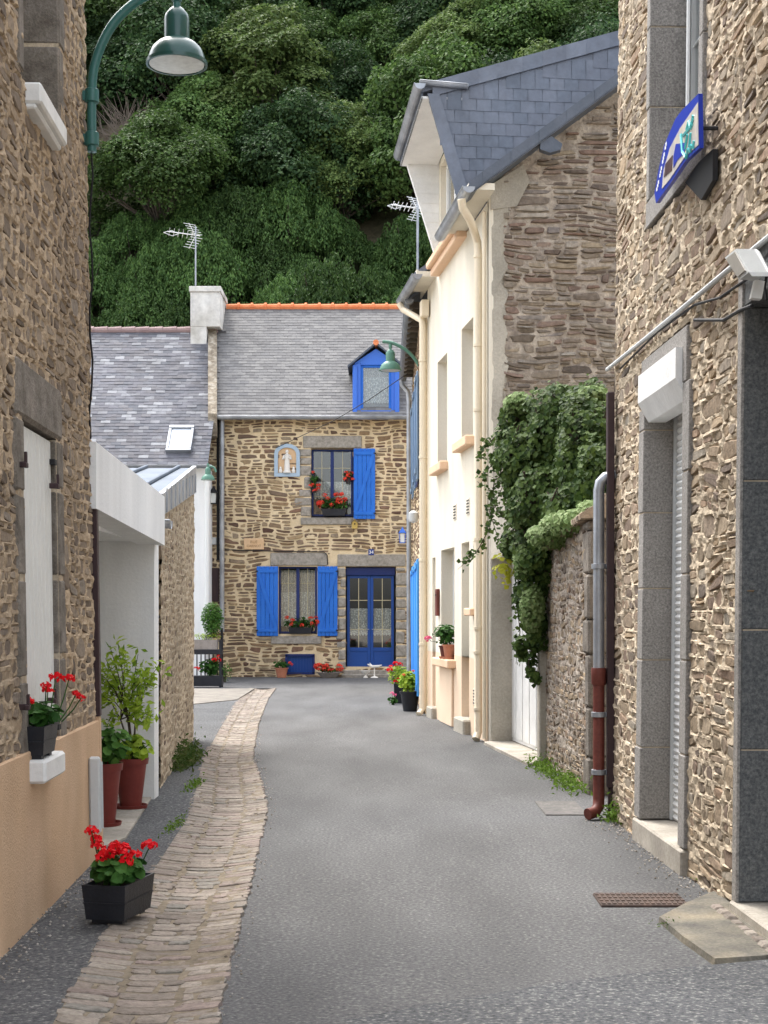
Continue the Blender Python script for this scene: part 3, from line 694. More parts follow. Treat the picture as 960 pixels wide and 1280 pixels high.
# roof above (out of the picture, shades the street as the real one does)
b = MB(); b.box((UL0 - .2, H_L + .02, -5.2), (UL1 + .15, H_L + .1, .12), LH); b.prism([P(LH, UL0 - .2, H_L + .1, .12), P(LH, UL0 - .2, H_L + 1.9, -2.4), P(LH, UL0 - .2, H_L + .1, -5)], P(LH, UL1 + .35, 0, 0) - P(LH, 0, 0, 0) + (P(LH, -UL0, 0, 0) - P(LH, 0, 0, 0)))
b.build('roof', SLATE_V, root)
granite(LH, root, gA, gB, gz0, gz1, .17, .24, .018, .5, .3, m=GRAN_B, seed=3, ch=.02, vary=.05)
granite(LH, root, uA, uB, uz0, H_L - .25, .16, .24, .014, .6, 0, m=GRAN_B, seed=4, ch=.015, vary=.03)
room(LH, root, gA, gB, gz0, gz1, -.30); room(LH, root, uA, uB, uz0, H_L - .3, -.30)
# closed white plank shutter recessed in the lower window
sh = shutter(LH, root, gA + .01, gB - .03, gz0 + .01, gz1 - .02, -.045, WWOOD, n=8, z=False, th=.03); sh['label'] = 'closed white plank shutter'
for (px, py) in ((33, 577), (73, 604), (36, 880), (70, 872)):
    u, v = uv(LH, px, py, .05); hb = MB(); hb.box((u - .012, v - .03, .0), (u + .012, v + .0, .05), LH, 0, .003); hb.box((u - .03, v - .03, .035), (u + .03, v - .005, .055), LH, 0, .003)
    hb.box((u - .01, v - .03, .04), (u + .01, v + .05, .055), LH, 0, .003); hb.build('shutter_stay', BROWNM, root)
window(LH, root, uA + .02, uB - .02, uz0 + .02, H_L - .3, -.28, WWOOD, bars=False)
# upper white sill and lower white sill
us0, us1 = lhu(30, 100, 0), lhu(84, 170, .09); uz1 = uv(LH, 84, 160, .09)[1]
b = MB(); b.box((us0, uz1 - .11, -.1), (us1, uz1, .09), LH, 0, .012); b.box((us0 + .005, uz1 - .14, -.1), (us1 - .02, uz1 - .11, .06), LH, 0, .01); b.build('window_sill', WPAINT, root)['label'] = 'white painted upper sill'
sA, sB = lhu(30, 960, 0), lhu(82, 950, .11); gs = uv(LH, 82, 938, .11)[1]
b = MB(); b.box((sA, gs - .12, -.1), (sB, gs, .11), LH, 0, .014); b.build('window_sill', WPAINT, root)['label'] = 'white painted lower sill'
# brown cover strip at the corner
v0, v1 = uv(LH, 118, 900, .05)[1], uv(LH, 118, 549, .05)[1]
b = MB(); b.box((UL1 - .03, v0, -.03), (UL1 + .05, v1, .035), LH, 0, .006); b.build('corner_strip', BROWNM, root)
b = MB(); b.box((UL1 - .03, 0, -.03), (UL1 + .05, v0 - .002, .03), LH, 0, .004); b.build('corner_base', PLINTH, root)
# meter box
u0, v0 = uv(LH, 107, 1060, .1); u1_, v1_ = uv(LH, 107, 957, .1)
b = MB(); mt = thing('meter_box', P(LH, u0, 0, .06), 'pale grey electricity meter box fixed low at the end of the peach wall', 'meter box')
ma, mb2 = lhu(105, 1000, 0), lhu(131, 1000, .12); u0 = (ma + mb2) / 2; b.box((ma, v0, .03), (mb2, v1_, .10), LH, 0, .012); b.build('casing', GREYPL, mt)
MB().box((ma + .03, v0 + .03, .10), (mb2 - .03, v1_ - .03, .115), LH, 0, .006).build('door', GREYPL, mt)

# ------------------------------------------------------------------ street lamps
def lamp(label, base, pts, top, scale, m_b, m_l, clampz=(), wall=None, cable=None):
    """wall lantern: bracket through pts, bell hung from 'top' (scale = diameter of the bell / 0.39)"""
    t = thing('street_lamp', base, label, 'street lamp', 'green bell-shaped street lamps on brackets')
    # smooth the bracket
    P4 = [Vector(p_) for p_ in pts]; sm = []
    for i in range(len(P4) - 1):
        a = P4[max(i - 1, 0)]; b_ = P4[i]; c = P4[i + 1]; d = P4[min(i + 2, len(P4) - 1)]
        for k in range(8):
            s_ = k / 8; sm.append(.5 * ((2 * b_) + (c - a) * s_ + (2 * a - 5 * b_ + 4 * c - d) * s_ ** 2 + (3 * b_ - a - 3 * c + d) * s_ ** 3))
    sm.append(P4[-1]); MB().tube(sm, .03 * scale, 14).build('bracket', m_b, t, smooth=True)
    for cz in clampz:
        c = Vector((pts[0][0], pts[0][1], cz)); b = MB(); b.lathe([(.038, -.045), (.045, -.04), (.045, .04), (.038, .045)], c, 16)
        if wall is not None: b.box((wall[0], c.y - .02, cz - .03), (c.x - .03, c.y + .03, cz + .03)); b.box((wall[0] - .01, c.y - .035, cz - .055), (wall[0] + .012, c.y + .045, cz + .055))
        b.build('clamp', m_b, t, smooth=True)
    s = scale; x, y, z = top
    MB().lathe([(.02 * s, .0), (.033 * s, -.0), (.033 * s, -.06 * s), (.024 * s, -.07 * s), (.024 * s, -.1 * s)], (x, y, z + .13 * s), 16).build('neck', m_b, t, smooth=True)
    hb = MB().lathe([(.03 * s, .0), (.045 * s, -.012 * s), (.075 * s, -.05 * s), (.082 * s, -.08 * s), (.082 * s, -.21 * s), (.09 * s, -.215 * s), (.125 * s, -.235 * s), (.16 * s, -.27 * s), (.18 * s, -.315 * s), (.188 * s, -.35 * s),
                     (.198 * s, -.352 * s), (.198 * s, -.375 * s), (.185 * s, -.377 * s), (.18 * s, -.36 * s), (.15 * s, -.30 * s)], (x, y, z + .03 * s), 36)
    lb = hb.build('lamp_shade', m_l, t, smooth=True)
    MB().lathe([(.02 * s, .055 * s), (.14 * s, .04 * s), (.178 * s, .012 * s), (.178 * s, .004 * s), (.1 * s, -.006 * s), (.02 * s, -.01 * s)], (x, y, z - .345 * s), 30).build('diffuser', LAMPG, t, smooth=True)
    if cable: MB().tube(cable, .007, 6).build('cable', BLACKC, t)
    return t
YL = P(LH, UL1, 0, 0).y - .12
x0 = (115 - 480) * YL / FPX
pz = lambda py, Y: CH + (HY - py) * Y / FPX
arc = [(x0, YL, pz(190, YL)), (x0, YL, pz(110, YL)), ((121 - 480) * YL / FPX, YL, pz(72, YL)), ((140 - 480) * YL / FPX, YL, pz(32, YL)), ((168 - 480) * YL / FPX, YL, pz(4, YL)), ((200 - 480) * YL / FPX, YL, pz(-13, YL)), ((221 - 480) * YL / FPX, YL, pz(-17, YL))]
cb = []
for i in range(12):
    zz_ = pz(185, YL) + (pz(548, YL) - pz(185, YL)) * i / 11; cb.append((x0 - .012 + .012 * math.sin(i * 1.7) - .0, YL + .03, zz_))
lamp('dark green bell street lamp hanging high from a curved bracket at the left wall corner', (x0, YL, pz(190, YL)), arc, ((221 - 480) * YL / FPX, YL, pz(15, YL)), 1.0, GREENB, GREENL, (pz(120, YL), pz(174, YL)), (x0 - .09,), cb)
YL2 = 26.4
q = lambda px, py: tuple(at(px, py, YL2))
lamp('faded green street lamp on the curved arm between the cream house and blue dormer', q(529, 476), [q(529, 476), q(526, 462), q(518, 448), q(508, 438), q(496, 431), q(487, 428), q(478, 427)], q(488, 439), .98, GREENF, GREENF)
YL3 = 34.6
q = lambda px, py: tuple(at(px, py, YL3))
lamp('small green lamp on top of the white pipe beside the far grey roof', q(262, 585), [q(270, 590), q(268, 585), q(264, 583), q(261, 584)], q(260, 585), .8, GREENF, GREENF)

# ------------------------------------------------------------------ white porch
root = thing('white_porch', (-1.9, 11.5, 0), 'white rendered porch with a sloping parapet beyond the left house', 'porch')
PF = frame(-1.875 - .0005, 10.0, -.0, 1, 1, 0)
L_ = 3.0
pa = [(0.0 - .1, 2.275), (L_, 2.17), (L_, 2.585), (0 - .1, 2.71)]
b = MB(); b.prism([P(PF, u, v, 0) for u, v in pa], Vector((-.22, 0, 0))); b.build('parapet', WHITE, root)
b = MB(); b.box((-4.2, 12.9, 0), (-1.95, 13.15, 2.45)); b.build('end_wall', WHITE, root)
b = MB(); b.box((-4.2, 9.95, 2.2), (-2.1, 12.9, 2.28)); b.build('ceiling', WHITE, root)
b = MB(); b.box((-4.3, 9.95, 0), (-4.2, 13.15, 2.45)); b.build('rear_wall', WHITE, root)

# ------------------------------------------------------------------ outbuilding with rubble wall and zinc roof
pA = gnd(199, 988); pB = gnd(241, 926)
OB = frame(pA.x, pA.y, pB.x - pA.x, pB.y - pA.y, 1, .004)
LO = (pB - pA).length
root = thing('outbuilding', (pA.x - .3, pA.y + 2, 0), 'low rubble stone outbuilding with a zinc roof behind the white porch', 'outbuilding')
zt = lambda u: 2.50 + (3.12 - 2.50) * (u / LO)
b = MB(); masonry(b, OB, .03, LO, -.03, 3.25, rectin([], lambda u, v: v < zt(u)), (.07, .15), (.09, .25), .03, .006, .014, .024, 31, rr=.75, warp=.04, ridge=.008)
b.build('wall', [MO_R, ST_R], root)
b = MB(); b.prism([P(OB, 0.02, 0, -.05), P(OB, LO - .02, 0, -.05), P(OB, LO - .02, 3.05, -.05), P(OB, .02, 2.45, -.05)], Vector((-3.6, .1, 0))); b.build('wall_core', MO_R, root)
b = MB(); b.prism([P(OB, -.05, zt(-.05) - .03, .03), P(OB, LO + .03, zt(LO) - .03, .03), P(OB, LO + .03, 3.42, .03), P(OB, -.05, 2.66, .03)], Vector((-.05, 0, 0)))
for i in range(9):
    u = LO * (i + .5) / 9; b.box((u - .012, zt(u) - .02, .03), (u + .012, zt(u) + .2, .045), OB)
b.build('zinc_fascia', ZINC, root)
b = MB(); p4 = [Vector((-2.02, 13.0, 2.52)), Vector((-2.36, 19.0, 3.36)), Vector((-5.6, 19.0, 3.36)), Vector((-5.6, 13.0, 2.52))]
b.prism(p4, (0, 0, .04))
for i in range(8):
    t_ = (i + .5) / 8; a = p4[0].lerp(p4[3], t_); c = p4[1].lerp(p4[2], t_); b.tube([a + Vector((0, 0, .06)), c + Vector((0, 0, .06))], .022, 6)
b.build('zinc_roof', mat('zinc_roof_sheet', [(.10, .13, .175), (.15, .18, .225)], scale=2, rough=.6, metal=.1, spec=.2, var=.1, stain=.2), root)
b = MB(); a = at(196, 655, 13.3); c = at(213, 655, 13.5); b.gutter(a + Vector((-.12, -.02, .03)), c + Vector((.0, .0, .03)), .07, (0, -1, 0)); b.build('gutter', ZINC, root)

# ================================================================== FAR LEFT SLATE HOUSE
YS = 36.0
root = thing('slate_roof_house', (-7, YS, 0), 'white walled house under a mottled blue slate roof, far left', 'house')
ez = pz(581, YS - .3); rz = pz(414, 39.8); XR = (262 - 480) * YS / FPX; rx1 = (256 - 480) * 39.8 / FPX
b = MB(); b.box((-13, YS, 0), ((256.5 - 480) * YS / FPX, YS + 6.5, ez)); b.build('wall', WHITE, root)
vv_ = Vector((0, 39.8 - (YS - .3), rz - ez)); HH = vv_.length
b = MB(); slates(b, (-13, YS - .3, ez), (1, 0, 0), vv_, 13 + XR, HH, .24, .125, 5, inside=lambda x, y: -13 + x < (264 - 480) * (YS - .3 + 4.1 * y / HH) / FPX); b.add([(-13, YS - .3, ez - .01), (XR, YS - .3, ez - .01), ((263 - 480) * 39.8 / FPX, 39.8, rz - .01), (-13, 39.8, rz - .01)], [(0, 1, 2, 3)])
b.add([(-13, 39.8, rz), (XR, 39.8, rz), (XR, 43.6, ez), (-13, 43.6, ez)], [(0, 1, 2, 3)]); b.build('roof', SLATE_B, root, recalc=False)
b = MB()
for i in range(24): b.tube([(-13 + i * .36, 39.8, rz + .02), (-13 + i * .36 + .37, 39.8, rz + .02 + (.012 if i % 1 == 0 else 0))], [.085, .1], 10)
for i in range(24): x = -13 + i * .36 + .36
b.build('ridge_tiles', MAUVE, root)
b = MB(); b.gutter((-13, YS - .36, ez - .02), (XR + .1, YS - .36, ez - .02), .07, (0, -1, 0)); b.build('gutter', ZINCD, root)
b = MB(); b.tube([at(258.5, 597, YS - .2), at(258.5, 770, YS - .2)], .055, 10); b.build('downpipe', PVC, root)
# skylight: a frame standing on the slates
def onroof(px, py):
    d = Vector(((px - 480) / FPX, 1, (HY - py) / FPX)); n = Vector((0, -(rz - ez), 39.8 - (YS - .3))).normalized(); O = Vector((0, YS - .3, ez))
    t_ = (O - Vector((0, 0, CH))).dot(n) / d.dot(n); return Vector((0, 0, CH)) + d * t_, n
pts = [onroof(207, 567)[0], onroof(239, 567)[0], onroof(239, 536)[0], onroof(209, 536)[0]]; n_ = onroof(0, 0)[1]
sk = MB(); e0 = pts[1] - pts[0]; e0.normalize(); e1 = (pts[3] - pts[0]); e1 -= e0 * e1.dot(e0); hsk = e1.length; e1.normalize(); wsk = (pts[1] - pts[0]).length
T = Matrix(((e0.x, e1.x, n_.x, pts[0].x), (e0.y, e1.y, n_.y, pts[0].y), (e0.z, e1.z, n_.z, pts[0].z), (0, 0, 0, 1)))
for (a, c) in (((0, 0, 0), (wsk, .09, .11)), ((0, hsk - .1, 0), (wsk, hsk, .12)), ((0, .09, 0), (.07, hsk - .1, .11)), ((wsk - .07, .09, 0), (wsk, hsk - .1, .11))): sk.box(a, c, T, 0, .008)
so_ = sk.build('skylight', ZINCD, root)
MB().box((.07, .09, .06), (wsk - .07, hsk - .1, .07), T).build('pane', mat('skylight_glass', (.62, .68, .74), rough=.12, spec=.8, var=0), so_)

# ================================================================== FAR STONE HOUSE (blue shutters)
root = thing('stone_house', (-1.6, 37.5, 0), 'far stone house facing down the street with blue shutters and dormer', 'house')
f = lambda px, py: uv(FA, px, py, 0)
XL, XRr = f(257, 600)[0], 6.6
gz = f(300, 522)[1]
def fr(px0, py0, px1, py1):
    a = f(px0, py0); c = f(px1, py1); return (a[0], c[0], c[1], a[1])
W1 = fr(389, 561, 441, 646); W2 = fr(348, 708, 396, 793); DR = fr(432, 709, 494, 834); BW = fr(358, 819, 392, 842); NI = fr(343, 555, 375, 596)
HF = [W1, W2, DR, BW]
def lintel_rect(px0, py0, px1, py1): return fr(px0, py0, px1, py1)
LN = [lintel_rect(379, 545, 452, 560), lintel_rect(376, 647, 440, 656), lintel_rect(338, 691, 409, 707), lintel_rect(339, 795, 402, 805), lintel_rect(422, 693, 507, 708)]
def shr(r, d=.02): return (r[0] + d, r[1] - d, r[2] + d, r[3] - d)
b = MB(); masonry(b, FA, XL, 5.4, -.05, gz, rectin(HF + [shr(r) for r in LN]), (.075, .20), (.17, .5), .027, .02, .010, .05, 41, rr=.42, warp=.06, taper=.22)
b.build('wall', [MO_F, ST_F], root)
b = MB()
xs = sorted(set([XL + .02, 5.38, W1[0] - .35, W1[1] + .35, W2[0] - .35, W2[1] + .35, DR[1] + .32, BW[0] - .3]))
b.box((XL + .02, 0, -6.5), (5.38, gz, -1.6), FA); b.box((XL + .02, 0, -1.6), (XL + .2, gz, -.02), FA); b.box((XL + .2, gz - .15, -1.6), (5.38, gz, -.02), FA); b.box((DR[1] + .35, 0, -1.6), (5.38, gz - .15, -.04), FA); b.box((XL + .2, 0, -1.6), (W2[0] - .35, gz - .15, -.04), FA)
b.build('wall_core', MO_F, root)
GF = mat('granite_far', [(.22, .2, .17), (.3, .275, .24), (.36, .33, .29)], scale=12, rough=.9, bump=.01, bscale=30, var=.2, vscale=20)
for r, nme in zip(LN, ('lintel', 'sill', 'lintel', 'sill', 'lintel')):
    MB().box((r[0], r[2], -.25), (r[1], r[3], .035 if nme == 'lintel' else .06), FA, 0, .015).build(nme, GF, root)
# door surround stones
rg = random.Random(3)
for (ua, ub) in ((DR[0] - .16, DR[0]), (DR[1], DR[1] + .3)):
    v = .16; b = MB()
    while v < DR[3] - .08:
        h = min(rg.uniform(.2, .36), DR[3] - v); e = rg.uniform(-.02, .09)
        a, c = (ua - e, ub) if ua < DR[0] else (ua, ub + e - .05)
        b.box((a + .015, v + .02, -.2), (c - .0, v + h - .02, .035 + rg.uniform(-.01, .01)), FA, 0, .03); v += h
    b.build('door_jamb_stones', GF, root)
b = MB(); rg = random.Random(9)
for (ua, ub, r) in ((W1[0] - .2, W1[0], W1), ):
    v = r[2]
    while v < r[3] - .05:
        h = min(rg.uniform(.2, .33), r[3] - v); e = rg.uniform(-.05, .25); b.box((ua - e, v + .015, -.2), (ub, v + h - .015, .03), FA, 0, .025); v += h
b.build('window_jamb_stones', GF, root)
for r in (W1, W2, DR): reveal(MB(), FA, r[0], r[1], r[2], r[3], 0, -.25).build('reveal', MO_F, root)
for r in (W1, W2, DR): room(FA, root, r[0], r[1], r[2], r[3], -.26, 1.25, mat('room_wall', (.10, .085, .07), rough=.9, var=0))
window(FA, root, *W1[:2], W1[2] + .02, W1[3], -.2, NAVY, t=.05, rails=(.72, .3), curtain=((.28, .52, LACE, 1),), sash=.04)
window(FA, root, *W2[:2], W2[2] + .02, W2[3], -.2, NAVY, t=.05, rails=(.75, .22), curtain=((.12, .62, LACE, 1), (.62, .95, SHEER, 0)), sash=.04)
# shutters
s1 = fr(442, 561, 469, 649); s2 = fr(321, 708, 348, 795); s3 = fr(397, 708, 422, 795)
shutter(FA, root, *s1, .05, BLUE, flip=False); shutter(FA, root, s2[0], s2[1], s2[2], s2[3], .05, BLUE, flip=True); shutter(FA, root, *s3, .05, BLUE, flip=False)
# double door: roller box, two leaves
b = MB(); b.box((DR[0], DR[3] - .2, -.22), (DR[1], DR[3], -.08), FA, 0, .01); b.build('shutter_box', NAVY, root)
dm = (DR[0] + DR[1]) / 2; dz0 = .17; dz1 = DR[3] - .2
for k, (a, c) in enumerate(((DR[0] + .03, dm - .002), (dm + .002, DR[1] - .03))):
    b = MB(); t = .07; z0, z1 = -.2, -.15
    b.box((a, dz0, z0), (a + t, dz1, z1), FA, 0, .005); b.box((c - t, dz0, z0), (c, dz1, z1), FA, 0, .005); b.box((a + t, dz0, z0), (c - t, dz0 + .1, z1), FA, 0, .005); b.box((a + t, dz1 - t, z0), (c - t, dz1, z1), FA, 0, .005)
    b.box((a + t, dz0 + .46, z0), (c - t, dz0 + .55, z1), FA, 0, .005); b.box((a + t, dz0 + .1, z0 + .01), (c - t, dz0 + .46, z1 - .015), FA)
    d = b.build('door_leaf', DBLUE, root); MB().box((a + t - .01, dz0 + .54, z0 + .02), (c - t + .01, dz1 - t + .01, z0 + .024), FA).build('pane', GLASSW, d)
    b = MB()
    for vv in (dz0 + 1.0, dz0 + 1.72): b.box((a + t, vv - .008, z0 + .025), (c - t, vv + .008, z0 + .035), FA)
    b.box(((a + c) / 2 - .008, dz0 + .55, z0 + .024), ((a + c) / 2 + .008, dz1 - t, z0 + .034), FA); b.build('glazing_bar', BARC, d)
    b = MB(); V = []; n = 30
    for i in range(n + 1):
        uu = a + t + (c - a - 2 * t) * i / n; ww = z0 - .02 + .01 * math.sin(i * 2.2); V += [(uu, dz0 + .88 - abs(math.sin(i * math.pi / 5)) * .035, ww), (uu, dz0 + 1.52, ww)]
    b.add(V, [(2 * i, 2 * i + 2, 2 * i + 3, 2 * i + 1) for i in range(n)], 0, FA); b.build('curtain', LACE, d)
    MB().tube([P(FA, (dm - .035) if k == 0 else dm + .035, dz0 + 1.0, -.14), P(FA, (dm - .1) if k == 0 else dm + .1, dz0 + 1.0, -.13)], .01, 6).build('handle', ZINC, d)
b = MB(); b.box((DR[0] - .05, -.05, -.25), (DR[1] + .05, dz0, .06), FA, 0, .02); b.box((DR[0] - .1, -.05, .06), (DR[1] + .15, dz0 * .45, .3), FA, 0, .02); b.build('door_step', GF, root)
# basement hatch
b = MB(); b.box((BW[0] - .03, BW[2] - .02, -.1), (BW[1] + .03, BW[2] + .03, .02), FA); b.box((BW[0] - .03, BW[3] - .03, -.1), (BW[1] + .03, BW[3] + .03, .02), FA); b.box((BW[0] - .03, BW[2], -.1), (BW[0] + .03, BW[3], .02), FA); b.box((BW[1] - .03, BW[2], -.1), (BW[1] + .03, BW[3], .02), FA)
h_ = b.build('basement_hatch', NAVY, root); b = MB(); b.box((BW[0] + .03, BW[2] + .03, -.08), (BW[1] - .03, BW[3] - .03, -.06), FA)
for i in range(9): uu = BW[0] + .05 + (BW[1] - BW[0] - .1) * i / 8; b.box((uu - .006, BW[2] + .03, -.06), (uu + .006, BW[3] - .03, -.045), FA)
b.build('grille', DBLUE, h_)
# roof
ez = pz(521, 37.2); rz = pz(385, 40.7); xa, xb = (268 - 480) * 37.2 / FPX, 1.4
vv_ = Vector((0, 3.5, rz - ez)); HH = vv_.length
dorm = fr(443, 455, 497, 520)
xo = -4.6; b = MB(); slates(b, (xo, 37.2, ez), (1, 0, 0), vv_, xb - xo, HH, .22, .125, 6, inside=lambda x, y: xo + x > (270 - 480) * (37.2 + 3.5 * y / HH) / FPX, jit=.5); b.add([(xa, 37.2, ez - .01), (xb, 37.2, ez - .01), (xb, 40.7, rz - .01), ((270 - 480) * 40.7 / FPX, 40.7, rz - .01)], [(0, 1, 2, 3)])
b.add([(xa, 40.7, rz), (xb, 40.7, rz), (xb, 44.2, ez), (xa, 44.2, ez)], [(0, 1, 2, 3)]); b.build('roof', SLATE_A, root, recalc=False)
b = MB(); x = (283 - 480) * 40.7 / FPX
while x < xb: b.tube([(x, 40.7, rz + .02), (x + .33, 40.7, rz + .02)], [.085, .095], 10); b.tube([(x + .3, 40.7, rz + .03), (x + .36, 40.7, rz + .03)], .115, 10); x += .36
b.build('ridge_tiles', ORANGE, root)
b = MB(); b.gutter((xa - .05, 37.12, ez - .0), (xb, 37.12, ez - .0), .08, (0, -1, 0)); b.build('gutter', ZINC, root)
b = MB(); b.tube([at(277.5, 524, 37.3), at(277.5, 790, 37.35)], .06, 12); b.build('downpipe', ZINC, root)
b = MB(); b.tube([at(272.5, 522, 37.4), at(272.5, 700, 37.4)], .035, 8); b.build('cable_duct', BLACKC, root)
# raised stone verge between the two roofs
b = MB(); xv0, xv1 = (256 - 480) * 38.5 / FPX, (270 - 480) * 37.8 / FPX
xq = lambda px, Y: (px - 480) * Y / FPX
VV = []
for px in (260, 271):
    VV += [(xq(px, 36.95), 36.95, ez - .5), (xq(px, 36.95), 36.95, ez + .05), (xq(px, 40.75), 40.75, rz + .2), (xq(px, 40.75) - .1, 44.2, ez), (xq(px, 40.75) - .1, 44.2, ez - .5)]
b.add(VV, [(0, 1, 2, 3, 4), (5, 6, 7, 8, 9)] + [(i, (i + 1) % 5, 5 + (i + 1) % 5, 5 + i) for i in range(5)]); b.build('stone_verge', mat('lichen_stone', [(.15, .12, .09), (.26, .22, .165), (.4, .36, .3)], scale=7, rough=.95, bump=.03, bscale=12, var=.3, vscale=12), root)
# chimney
cx0, cx1 = (238 - 480) * 39.35 / FPX, (275 - 480) * 39.35 / FPX; cz0, cz1 = pz(450, 39.35), pz(358, 39.35)
ch = MB(); ch.box((cx0, 39.35, pz(395, 40) - .4), (cx1, 40.9, cz1 - .14), ID, 0, .01); ch.box((cx0 - .03, 39.3, cz1 - .14), (cx1 + .03, 40.94, cz1), ID, 0, .01); ch.box((cx0 + .003, 39.354, cz0 - .1), (cx0 + .42, 40.8, pz(395, 40) - .4), ID, 0, .01); ch.build('chimney', mat('chimney_render', [(.5, .48, .43), (.68, .66, .62), (.76, .75, .72)], scale=1.6, rough=.95, bump=.01, bscale=12, var=.15, vscale=9, stain=.25, sscale=.8, streak=(2, 2, .35)), root)
# dormer
u0, u1, v0, v1 = dorm; DT = f(474, 432)[1]; um = (u0 + u1) / 2; W0 = .12
b = MB()
gw = fr(451, 457, 489, 514); fw = .0
b.box((u0, v0, -.05), (gw[0], v1, W0), FA, 0, .01); b.box((gw[1], v0, -.05), (u1, v1, W0), FA, 0, .01); b.box((gw[0], gw[3], -.05), (gw[1], v1, W0), FA); b.box((gw[0], v0, -.05), (gw[1], gw[2], W0 + .03), FA)
b.prism([(u0, v1, W0), (u1, v1, W0), (um, DT - .1, W0)], (0, 0, -.15), 0, FA)
b.box((u0 - .04, v0 - .0, W0), (u0 + .07, v1 - .05, W0 + .05), FA, 0, .01); b.box((u1 - .07, v0, W0), (u1 + .04, v1 - .05, W0 + .05), FA, 0, .01)
dr = b.build('dormer', DORMB, root)
MB().box((gw[0], gw[2], -.3), (gw[1], gw[3], -.22), FA).build('room', DARK, dr)
wd = window(FA, dr, gw[0], gw[1], gw[2], gw[3], .0, BLUE, t=.06, mull=0, bars=False, curtain=((.2, .75, LACE, 1), (.75, .95, SHEER, 0)), gm=GLASSR)
b = MB(); cd = 1.7
for uu in (u0 - .0, u1 - .03): b.prism([(uu, v0, -.05), (uu, v1, -.05), (uu, v1, -cd), (uu, v0 + .2, -.3)], (.03, 0, 0), 0, FA)
b.build('dormer_cheek', SLATE_A, root)
b = MB()
for sgn, ue in ((-1, u0 - .16), (1, u1 + .16)):
    n = Vector((DT - v1, (um - ue), 0)); 
    b.prism([(um, DT, W0 + .14), (ue, v1 - .12, W0 + .14), (ue, v1 - .12, -cd), (um, DT, -cd - .9)], (0, .05, 0), 0, FA)
b.build('dormer_roof', SLATE_V, root)
b = MB(); b.tube([P(FA, um, DT + .03, W0 + .18), P(FA, um, DT + .03, -2.2)], .07, 10); b.build('dormer_ridge_tile', ORANGE, root)

# antenna on chimney and right antenna
def antenna(label, base, h, k_):
    t = thing('tv_antenna', base, label, 'antenna', 'rooftop television antennas'); B = Vector(base); Vector_ = Vector; Vk = lambda p_: Vector_(p_) * k_
    MB().tube([B, B + Vector((0, 0, h))], .022, 6).build('mast', ZINC, t)
    b = MB(); c = B + Vector((0, 0, h - .25 * k_)); b.tube([c + Vk((-.75, 0, .12)), c + Vk((.12, 0, -.0))], .014, 5)
    for i in range(6):
        q_ = c + Vk((-.1 - i * .12, 0, .02 + i * .016)); b.tube([q_ + Vk((.05, -.2, .06)), q_ + Vk((-.04, .2, -.05))], .007, 4)
    # reflector grids
    for sgn in (1, -1):
        for i in range(5):
            q_ = c + Vk((.02 - i * .045, 0, sgn * (.05 + i * .065))); b.tube([q_ + Vk((-.14, -.12, 0)), q_ + Vk((.14, .12, 0))], .007, 4)
        b.tube([c, c + Vk((-.18, 0, sgn * .34))], .009, 4)
    for i in (0, 1):
        e = c + Vk((-.45, 0, .05)); b.tube([e, e + Vk((-.18, .03, .1 - i * .14)), e + Vk((-.4, 0, .04)), ], .009, 4)
    b.build('aerial', PVC, t); return t
B_ = at(244.5, 357, 40.3); antenna('white television antenna standing on the pale chimney', B_, (357 - 283) * 40.3 / FPX, 1.0)
antenna('white television antenna rising behind the cream house gutter', at(522, 345, 26.5) , (345 - 250) * 26.5 / FPX, .62)

# niche with statue
root = thing('wall_niche', P(FA, (NI[0] + NI[1]) / 2, NI[2], 0), 'pale blue arched niche on the far stone wall', 'niche')
u0, u1, v0, v1 = NI; n = 9; o_ = []; i_ = []
def archpts(a, c, d, e):
    r = (c - a) / 2; pts = [(a, d), (c, d)]; hsp = e - r * .75
    for k in range(9): th = math.pi * k / 8; pts.append(((a + c) / 2 + r * math.cos(th), hsp + r * .75 * math.sin(th)))
    return pts
po = archpts(u0, u1, v0, v1); pi_ = archpts(u0 + .09, u1 - .09, v0 + .09, v1 - .09)
b = MB(); n = len(po); V = [(u, v, .07) for u, v in po] + [(u, v, .07) for u, v in pi_] + [(u, v, 0) for u, v in po] + [(u, v, -.12) for u, v in pi_]
Fs = []
for k in range(n): k2 = (k + 1) % n; Fs += [(k, k2, n + k2, n + k), (k, k2, 2 * n + k2, 2 * n + k), (n + k, n + k2, 3 * n + k2, 3 * n + k)]
b.add(V, Fs, 0, FA); b.build('frame', NICHEB, root)
b = MB(); b.prism([(u, v, .012) for u, v in pi_], (0, 0, .01), 0, FA); b.build('back', PLAQ, root)
st = thing('statue', P(FA, (u0 + u1) / 2, v0 + .09, .05), 'small white robed plaster statue inside the blue niche', 'statue')
b = MB(); cx = (u0 + u1) / 2; base = P(FA, cx, v0 + .09, .055); s_ = (v1 - v0 - .25)
b.lathe([(.10, 0), (.10, .03), (.075, .05), (.07, .18 * s_ / .6), (.06, .33 * s_ / .6), (.075, .42 * s_ / .6), (.08, .47 * s_ / .6), (.03, .505 * s_ / .6), (.024, .52 * s_ / .6), (.038, .545 * s_ / .6), (.042, .575 * s_ / .6), (.03, .605 * s_ / .6), (.008, .615 * s_ / .6)], base, 16)
for sx in (-1, 1): b.tube([base + Vector((sx * .075, 0, .46 * s_ / .6)), base + Vector((sx * .1, -.03, .36 * s_ / .6)), base + Vector((sx * .03, -.07, .39 * s_ / .6))], [.024, .022, .014], 8)
b.build('figure', PLAST, st, smooth=True)
for sx in (-1, 1): MB().lathe([(.03, 0), (.045, .03), (.045, .07), (.025, .1), (.03, .13), (.01, .16)], base + Vector((sx * .16, 0, 0)), 10).build('side_figure', PLAST, st, smooth=True)
